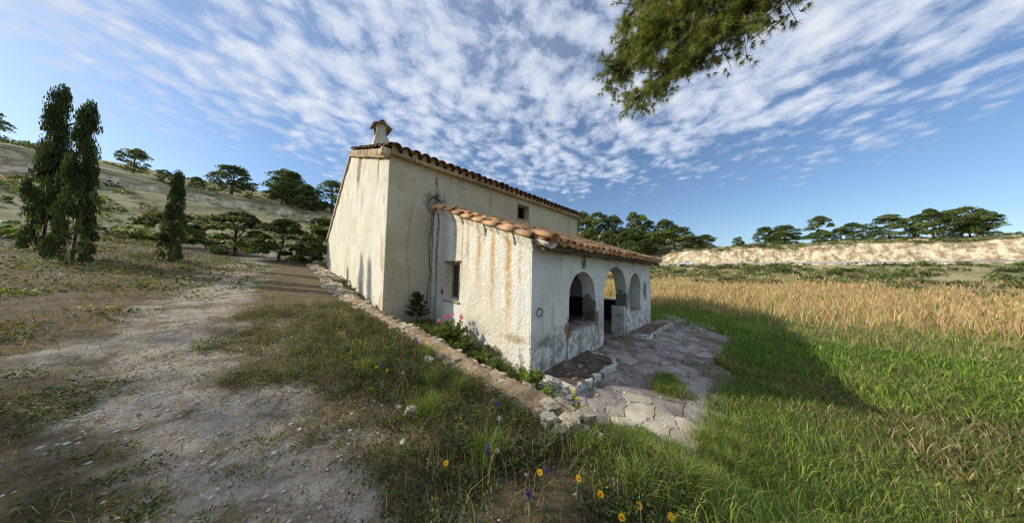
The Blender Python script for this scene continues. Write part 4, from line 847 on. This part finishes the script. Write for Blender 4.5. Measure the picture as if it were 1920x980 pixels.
for a, c, h, lb in [(-1.98, -1.32, .2, 'purple flower spike in the middle of the bank'), (-2.22, .70, .2, 'purple flower spike beside the orange daisy'), (-1.55, 1.15, .22, 'purple flower spike close to the ruined wall'), (-1.5, -.85, .16, 'small purple flower near the wall end'), (-1.78, -1.68, .12, 'low purple flower by the pair of daisies'), (-1.95, -1.75, .1, 'low purple flower near the bottom of the bank')]:
    spike(a, c, h, lb)
def stalk(a, c, h, lx, ly, lb):
    o = plant('dead_stalk', (a, c, gz(a, c)), lb, 'stalk', 'dead stalks on the bank'); q = MB(); pts = [(0, 0, -.02), (lx*.25, ly*.25, h*.6), (lx*.7, ly*.7, h*.95), (lx, ly, h)]
    q.tube(pts, [.003, .0025, .002, .0015], 5); q.build('stem', M['twig'], o)
    pp = np.array(pts[-1])[None]+rng.normal(0, .008, (16, 3)); part('seed_head', leaves(pp, .014, pick([L(206, 196, 160), L(180, 170, 130)], 16), asp=.7), M['petal'], o)
for a in [(-1.52, -1.72, .16, .22, -.08, 'dry bent branch behind the lowest daisies'), (-2.25, .05, .34, .10, .02, 'tall dry stalk beside the pale upright stone'), (-1.72, 3.3, .5, .02, .0, 'cream flower stalk in front of the gable corner'), (-1.82, 3.2, .42, -.03, .02, 'second cream flower stalk by the gable corner'), (-2.55, 3.3, .36, .04, .05, 'pale seed stalk on the upper bank'), (-.55, -1.55, .42, .18, -.1, 'thin pale stalk leaning over the green grass clump'), (-1.55, 1.75, .3, .05, .1, 'curled dead stalk against the ruined wall'), (-1.95, -1.5, .26, -.06, .05, 'thin brown stalk near the middle purple spike')]: stalk(*a)

# ------------------------------------------------------------------ pines
PINE = [L(124, 138, 68), L(142, 152, 82), L(156, 162, 92), L(104, 122, 62), L(140, 142, 78)]
def needle_tufts(tips, dirs, per, ln, cols, wd=.0016):
    n = len(tips); i = np.repeat(np.arange(n), per); d = unit(dirs)[i]*.75+rng.normal(size=(n*per, 3))*.62; d = unit(d); s = ln*rng.uniform(.7, 1.15, (len(i), 1)); b = np.cross(d, rng.normal(size=d.shape)); b = unit(b)*wd
    p = tips[i]+rng.normal(size=d.shape)*.006; bend = np.array([0, 0, -.12])*s
    V = np.stack([p-b, p+b, p+d*s+bend], 1).reshape(-1, 3); c = pick(cols, n, .22)[i]
    return V, np.arange(len(V)).reshape(-1, 3), np.repeat(c, 3, 0)
def pine_tree(name, base, H, limbs, lean, label, tw=36, per=22, ln=.085, wd=.0016, group=None, r0_=.2, spread=.55):
    o = plant(name, base, label, 'pine tree', group); q = MB(); tr = [Vector((lean[0]*f**1.4, lean[1]*f**1.4, H*f-.2)) for f in np.linspace(0, 1, 9)]
    q.tube(tr, [r0_*(1-.85*f) for f in np.linspace(0, 1, 9)], 10); q.build('trunk', M['bark'], o, smooth=True)
    T = []; Dd = []
    for (f, tip, dens) in limbs:
        s = tr[0].lerp(tr[-1], 0); k = f*8; i0 = min(7, int(k)); s = tr[i0].lerp(tr[i0+1], k-i0); tip = Vector(tip); lm = MB(); n_ = 8; pts = []
        for j in range(n_+1):
            u = j/n_; p = s.lerp(tip, u)+Vector((math.sin(u*5+f*9)*.10, math.cos(u*4+f*7)*.10, math.sin(u*math.pi)*.18)); pts.append(p)
        Ll = (tip-s).length; lm.tube(pts, [.055*Ll/3.5*(1-.88*j/n_)+.006 for j in range(n_+1)], 6)
        for _ in range(int(tw*dens)):
            u = (.28 if Ll < 4.5 else .66)+(.72 if Ll < 4.5 else .34)*rng.random(); k = u*n_; i0 = min(n_-1, int(k)); p = pts[i0].lerp(pts[i0+1], k-i0); d = (tip-s).normalized()*.5+Vector(rng.normal(size=3))*.75+Vector((0, 0, -.12)); d.normalize()
            l = rng.uniform(.3, 1.)*spread*(1.25-.5*u)*min(1.3, Ll/3); e = p+d*l; m_ = p.lerp(e, .5)+Vector((0, 0, -.05*l)); lm.tube([p, m_, e], [.008, .005, .003], 4, False)
            for _k in range(9):
                v = rng.uniform(.25, 1.); c_ = p.lerp(m_, v*2) if v < .5 else m_.lerp(e, v*2-1); dd = (d*.6+Vector(rng.normal(size=3))*.6).normalized(); tt = c_+dd*rng.uniform(.0, .14)
                T.append(tuple(tt)); Dd.append(tuple(d*.4+dd))
        lm.build('limb', M['bark'], o, smooth=True)
    T = np.array(T); Dd = np.array(Dd)
    part('needles', needle_tufts(T, Dd, per, ln, PINE, wd), M['needle'], o); return o, T
PB = Vector((.3, -7.6, 0)); PB.z = gz(PB.x, PB.y)
lim = [(f, (a-PB.x, c-PB.y, z_-PB.z), dn) for f, a, c, z_, dn in [(.74, .92, -1.0, 5.35, 2.1), (.70, 1.12, -1.32, 4.85, 2.2), (.80, 1.0, -1.12, 6.35, 1.4), (.72, 1.28, -1.85, 5.35, 2.0), (.76, 1.36, -2.3, 5.6, 1.8), (.82, 1.2, -1.55, 6.6, 1.4), (.74, 1.1, -1.4, 5.9, 2.0), (.78, 1.35, -2.0, 6.3, 1.7), (.85, 1.1, -1.3, 7.3, 1.), (.72, 1.0, -1.15, 5.6, 1.7)]]
lim += [(f, (math.cos(a)*r, math.sin(a)*r, z_), .7) for f, a, r, z_ in [(.6, -.4, 3.2, 5.8), (.66, .5, 3.4, 6.4), (.7, 2.6, 3.0, 6.6), (.75, 4.2, 3.0, 7.0), (.82, 5.4, 2.8, 7.8), (.9, 3.4, 2.2, 8.6), (.95, 1.0, 2.0, 9.2), (.98, 5., 1.4, 9.8)]]
pine_tree('pine_tree', PB, 9.4, lim, (.3, .3), 'tall pine with boughs hanging into the upper right sky', tw=58, per=34, ln=.10, wd=.0024, spread=.5)
# pines on the left that shade the bank
lim2 = [(f, (math.cos(a)*r, math.sin(a)*r, z), 1.0) for f, a, r, z in [(.42, .3, 2.2, 3.6), (.45, 2.1, 2.3, 3.8), (.5, 4.0, 2.3, 4.1), (.55, 5.3, 2.2, 4.4), (.6, 1.2, 2.2, 5.0), (.66, 3.2, 2.0, 5.3), (.7, 4.8, 1.9, 5.7), (.76, .1, 1.7, 6.0), (.82, 2.4, 1.5, 6.4), (.88, 4.2, 1.2, 6.8), (.94, 1.0, .9, 7.1), (.98, 3.3, .6, 7.5), (.35, 1.6, 2.0, 3.0), (.37, 5.9, 2.1, 3.2)]]
b = Vector((-9.6, 5.4, 0)); b.z = gz(b.x, b.y)
p2, _ = pine_tree('pine_tree', b, 7.2, lim2, (.3, .2), 'spreading pine shading the track from the left', tw=10, per=15, ln=.14, wd=.005, group='pines along the track', r0_=.16, spread=.8)
for (a, c, rz, sc, lb) in [(-11.8, 8.8, 2., .95, 'pine standing behind the first pine left of the track')]:
    k = copy_tree(p2); k.location = (a, c, gz(a, c)); k.rotation_euler.z = rz; k.scale = (sc,)*3; k['label'] = lb
# pine sapling against the main wall
sl = plant('pine_sapling', (-.52, 3.72, gz(-.52, 3.72)), 'small dark pine sapling against the shaded main wall', 'sapling'); q = MB(); q.tube([(0, 0, -.03), (.01, 0, .4), (0, .0, .86)], [.012, .009, .003], 6); q.build('trunk', M['bark'], sl)
T = []; Dd = []; q = MB()
for i in range(26):
    z0 = .2+.6*i/26; a = i*2.4; l = .30*(1-(z0-.2)/.72)+.05; e = Vector((math.cos(a)*l, math.sin(a)*l*.75, z0+.10)); q.tube([(0, 0, z0), e], [.005, .002], 4)
    for k in range(12): u = rng.uniform(.2, 1.); p = Vector((0, 0, z0)).lerp(e, u); T.append(tuple(p)); Dd.append((math.cos(a), math.sin(a), .7))
for k in range(24): T.append((0, 0, rng.uniform(.6, .88))); Dd.append((0, 0, 1.))
q.build('branches', M['bark'], sl); part('needles', needle_tufts(np.array(T), np.array(Dd), 34, .075, [L(62, 78, 40), L(78, 94, 48), L(52, 66, 34)], .0026), M['needle'], sl)

# far trees: lumpy crowns of leaf clumps round a few boughs
def crown_mesh(name, sd, nl=52, per=120, cols=PINE, leaf=.046, shape='round'):
    global rng; keep = rng; rng = np.random.default_rng(sd); Cn = []; Co = []
    for i in range(nl):
        a = rng.uniform(0, 6.28); zf = rng.random()**.8
        prof = math.sqrt(max(.06, 1-(zf*1.95-.85)**2*.86)) if shape == 'round' else (1-zf*.85)*.9+.05
        r = .46*prof*math.sqrt(rng.uniform(.2, 1.)); c = np.array([r*math.cos(a), r*math.sin(a), (.10+zf*.80) if shape == 'round' else .04+zf*.92]); lr = rng.uniform(.09, .19)*(1 if shape == 'round' else .8)
        d = unit(rng.normal(size=(per, 3))); d[:, 2] = np.abs(d[:, 2])*.9-.25; Cn.append(c+d*lr*rng.uniform(.6, 1.08, (per, 1))*np.array([1.1, 1.1, .85])); Co.append(np.repeat(pick(cols, 1, .22), per, 0)*(1+rng.uniform(-.25, .25, (per, 1))))
    Cn = np.concatenate(Cn); me = npmesh(name, *leaves(Cn, leaf*rng.uniform(.6, 1.3, len(Cn)), np.concatenate(Co), asp=.6)); me.materials.append(M['leaf']); rng = keep; return me
def trunk_mesh(name, sd):
    q = MB(); r_ = random.Random(sd); q.tube([(0, 0, -.06), (r_.uniform(-.03, .03), .01, .2), (r_.uniform(-.05, .05), r_.uniform(-.05, .05), .5), (0, 0, .8)], [.035, .028, .02, .006], 7)
    for k in range(5):
        a = k*1.3+sd; q.tube([(0, 0, .25+.1*k), (math.cos(a)*.16, math.sin(a)*.16, .38+.1*k), (math.cos(a)*.3, math.sin(a)*.3, .45+.09*k)], [.015, .01, .004], 5)
    me = q.mesh(name); me.materials.append(M['bark']); return me
FPINE = [L(84, 102, 50), L(102, 118, 58), L(114, 128, 66), L(74, 92, 48), L(126, 134, 76)]
crowns = [crown_mesh('pine_crown', 100+i, nl=(52, 40, 60, 46, 34)[i], cols=FPINE if i % 2 else FPINE[:2]+FPINE[3:4]+[L(92, 104, 62)]) for i in range(5)]; trunks = [trunk_mesh('pine_trunk', i) for i in range(5)]
def far_tree(name, a, c, H, W, v, label, cat='pine tree', group=None, rz=0.):
    o = plant(name, (a, c, gz(a, c)-.2), label, cat, group); o.rotation_euler.z = rz; o.scale = (W, W, H); link('crown', crowns[v], None, o); link('trunk', trunks[v], None, o); return o
def sight(px, py):
    """direction of sight through a point of the view, used once to find where the hillside pines stand"""
    u, v = px-960, py-490; c, s = math.cos(ROLL), math.sin(ROLL); u, v = u*c+v*s, -u*s+v*c
    d = r0*(u/FPX)+F*1.+U*(-v/FPX); return math.atan2(d.x, d.y), d.z/math.hypot(d.x, d.y)
GH = 'pines on the hill across the road'
for i, (px, pt, wpx, r_, v, lb) in enumerate([(1092, 398, 46, 118, 0, 'dark pine just right of the main roof end'), (1120, 396, 50, 116, 1, 'dense rounded pine left on the far hill'), (1150, 404, 36, 124, 2, 'lower pine between the two tallest hill pines'), (1190, 396, 44, 122, 3, 'tall round pine highest on the far hill'), (1218, 412, 30, 126, 4, 'small dark pine right of the tallest hill pine'),
        (1246, 412, 44, 122, 0, 'pine crown rising behind the broad light pine'), (1264, 424, 62, 108, 1, 'broad layered pine above the road cutting'), (1180, 428, 56, 106, 2, 'light green bushy pine in the hill centre'), (1212, 432, 50, 107, 3, 'bushy pine between the broad pine and the light green one'), (1140, 432, 44, 108, 4, 'low dark pine behind the porch roof tiles'), (1298, 442, 36, 112, 0, 'small pine right of the broad layered pine'), (1322, 440, 34, 122, 2, 'small pine farthest right on the hill crest'), (1105, 425, 40, 108, 3, 'pale trunked pine at the left foot of the hill')]):
    az, te = sight(px, pt); a = CAM.x+r_*math.sin(az); c = CAM.y+r_*math.cos(az); b_ = gz(a, c)-.2; H = max(4., 1.8+r_*te-b_); W = wpx/FPX*r_*math.cos(az-(math.pi/2-TH))*1.05
    far_tree('hill_pine', a, c, H/.97, W, v, lb, group=GH, rz=i*1.1)
r5 = random.Random(3)
for i in range(30):                                              # the same wood going on to the right, in loose groups
    ca, cc_ = ((112, -16), (118, -34), (108, -58), (124, -78), (114, -104), (130, -6))[i % 6]; a = ca+r5.gauss(0, 7); c = cc_+r5.gauss(0, 8); a = max(a, 103); H = r5.choice((3., 4.5, 6., 7.5, 9.))*r5.uniform(.85, 1.15); far_tree('hill_pine', a, c, H, H*r5.uniform(.6, 1.0), i % 5, '', group='pines right of the cutting', rz=i*.8)
for i in range(30):
    ca, cc_ = ((-6, 70), (-30, 66), (-58, 72), (-95, 70), (4, 66))[i % 5]; a = ca+r5.gauss(0, 7); c = max(64, cc_+r5.gauss(0, 8)); H = r5.choice((2.5, 4., 5.5, 7.))*r5.uniform(.85, 1.15); far_tree('hill_pine', a, c, H, H*r5.uniform(.65, 1.05), i % 5, '', group='pines behind the house', rz=i*.8)
ORD = ('first second third fourth fifth sixth seventh eighth ninth tenth eleventh twelfth thirteenth fourteenth fifteenth sixteenth seventeenth eighteenth nineteenth twentieth '
       'twenty-first twenty-second twenty-third twenty-fourth twenty-fifth twenty-sixth twenty-seventh twenty-eighth twenty-ninth thirtieth').split()
for gname, txt in (('pines right of the cutting', '%s pine from the left on the hill right of the cutting'), ('pines behind the house', '%s pine from the left on the slope behind the house')):
    for i, o in enumerate(sorted((o for o in C.objects if o.get('group') == gname), key=lambda o: math.atan2(o.location.x-CAM.x, o.location.y-CAM.y))): o['label'] = txt % ORD[i]
# slender cypresses by the gable: their shade stripes the wall
cyc = crown_mesh('cypress_crown', 55, nl=130, per=130, cols=[L(66, 84, 42), L(80, 98, 50), L(56, 70, 38)], leaf=.03, shape='cone'); crowns.append(cyc); trunks.append(trunks[0])
for i, (a, c, H, W, lb) in enumerate([(-8.2, 12.6, 5.6, 1.0, 'slender cypress nearest the track'), (-9.6, 15.2, 6.6, 1.15, 'tallest slender cypress left of the track'), (-6.8, 14.8, 4.2, .9, 'short cypress closest to the gable')]): far_tree('cypress_tree', a, c, H, W, 5, lb, 'cypress', 'cypresses by the gable', rz=i)
# shrubs at the left behind the gable
shc = [crown_mesh('shrub_crown', 70+i, nl=22, per=90, cols=[L(84, 100, 48), L(66, 82, 40), L(112, 120, 66)], leaf=.075) for i in range(2)]; crowns += shc; trunks += trunks[1:3]
for i, (a, c, H, W, v, lb) in enumerate([(-2.1, 17.4, 2.0, 2.2, 6, 'dark shrub at the rear corner of the gable'), (-3.6, 18.6, 3.0, 3.0, 7, 'grey green shrub behind the top of the low wall'), (-1.4, 20.5, 3.6, 3.2, 6, 'tall shrub peeping out behind the rear of the house'), (-5.6, 21., 3.2, 3.6, 7, 'wide shrub left of the track farther up'), (-9, 25, 2.6, 3.4, 6, 'round shrub on the slope left of the track')]): far_tree('shrub', a, c, H, W, v, lb, 'shrub', 'shrubs behind the gable', rz=i)
# scrub: countless low bushes on the slopes
def scrub(n, fx, fy, size, keep):
    x = rng.uniform(*fx, n); y = rng.uniform(*fy, n); k = keep(x, y); x, y = x[k], y[k]; B = ground_pts(x, y); n = len(x); per = 34; i = np.repeat(np.arange(n), per); s = rng.uniform(.5, 1.3, n)*size
    d = unit(rng.normal(size=(n*per, 3))); d[:, 2] = np.abs(d[:, 2]); P_ = B[i]+d*s[i][:, None]*np.array([1.1, 1.1, .75])*rng.uniform(.5, 1., (n*per, 1)); cc = pick(DULL+GREENS+[L(140, 134, 92)], n, .25)[i]*(1+rng.uniform(-.25, .25, (n*per, 1)))
    return leaves(P_, .42*s[i]*rng.uniform(.6, 1.2, n*per), cc, asp=.6)
stuff('scrub', join([scrub(1500, (63, 88), (-70, 45), 1.0, lambda x, y: fbm(x, y, .12, 3) > -.25), scrub(260, (96.2, 98.6), (-90, 60), .45, lambda x, y: fbm(x, y, .16, 3) > .05), scrub(520, (98.0, 104), (-90, 60), .75, lambda x, y: fbm(x, y, .2, 3) > -.3), scrub(1500, (101, 165), (-120, 110), 1.1, lambda x, y: fbm(x, y, .07, 3) > -.15), scrub(1900, (-110, 10), (19, 95), .9, lambda x, y: (fbm(x, y, .12, 3) > -.1) & ~((x > -5) & (x < 0) & (y < 24)) & ((y < 59) | (y > 63.5)))]), M['leaf'], 'low grey green scrub covering the slopes round the valley', 'scrub')

# ------------------------------------------------------------------ road, guard rail, car
q = MB(); ys = np.linspace(-140, 70, 60); q.add([p for y in ys for p in ((89.6, y, 5.235), (94.8, y, 5.235))], [(2*i, 2*i+1, 2*i+3, 2*i+2) for i in range(59)]); tag(q.build('road', M['asphalt']), kind='structure')
G = empty('guard_rail', (89.3, 0, 5.2), 0, 'galvanised guard rail along the edge of the far road', 'guard rail')
q = MB(); q.box((-.04, -120, .45), (.0, 20, .62)); q.box((-.07, -120, .62), (-.01, 20, .74)); q.build('rail', M['steel'], G)
pm = MB(); pm.box((.0, -.06, -.3), (.1, .06, .72)); pm = pm.mesh('post'); pm.materials.append(M['steel'])
for i in range(36): place('post', pm, G, Matrix.Translation((0, -118+i*3.9, 0)))
CAR = empty('parked_car', (91.0, 12.3, 5.24), R(90), 'white hatchback car on the far road below the cutting', 'car')
prof = [(-2.05, .30), (-2.1, .62), (-2.0, .92), (-1.75, 1.02), (-1.35, 1.40), (-.4, 1.50), (.45, 1.42), (1.0, 1.02), (1.75, .90), (2.05, .66), (2.08, .32)]
def extr(pf, w0, w1, top=.72):
    n = len(pf); vs = []
    for s in (-1, 1):
        for (a, z_) in pf: vs.append((a, s*(w0 if z_ < 1.05 else w1), z_))
    return vs, [tuple(range(n-1, -1, -1)), tuple(range(n, 2*n))]+[(i, (i+1) % n, n+(i+1) % n, n+i) for i in range(n)]
q = MB(); q.add(*extr(prof, .86, .66)); q.build('body', M['carwhite'], CAR)
for s in (-1, 1):
    for pf in ([(-1.3, 1.04), (-1.12, 1.33), (-.42, 1.42), (-.42, 1.04)], [(-.34, 1.04), (-.34, 1.42), (.40, 1.36), (.86, 1.04)]):
        q = MB(); q.add([(a, s*(.875 if z_ < 1.1 else .70), z_) for a, z_ in pf]+[(a, s*(.84 if z_ < 1.1 else .66), z_) for a, z_ in pf], [(0, 1, 2, 3), (7, 6, 5, 4), (0, 4, 5, 1), (1, 5, 6, 2), (2, 6, 7, 3), (3, 7, 4, 0)]); q.build('side_window', M['glass'], CAR)
    for a in (-1.3, 1.3):
        wh = empty('wheel', (a, s*.80, .31)); wh.parent = CAR
        q = MB(); q.tube([(0, -.1, 0), (0, .1, 0)], .31, 16); q.build('tyre', M['tyre'], wh); q = MB(); q.tube([(0, -.112, 0), (0, .112, 0)], .19, 12); q.build('rim', M['steel'], wh)
    q = MB(); q.box((1.95, s*.55-.16, .68), (2.09, s*.55+.16, .80)); q.build('headlight', M['glass'], CAR); q = MB(); q.box((-2.1, s*.62-.1, .75), (-1.99, s*.62+.1, .95)); q.build('tail_light', M['tile'], CAR)
q = MB(); q.add([(.50, -.58, 1.43), (.50, .58, 1.43), (1.03, .72, 1.05), (1.03, -.72, 1.05)], [(0, 1, 2, 3)]); q.build('windscreen', M['glass'], CAR)
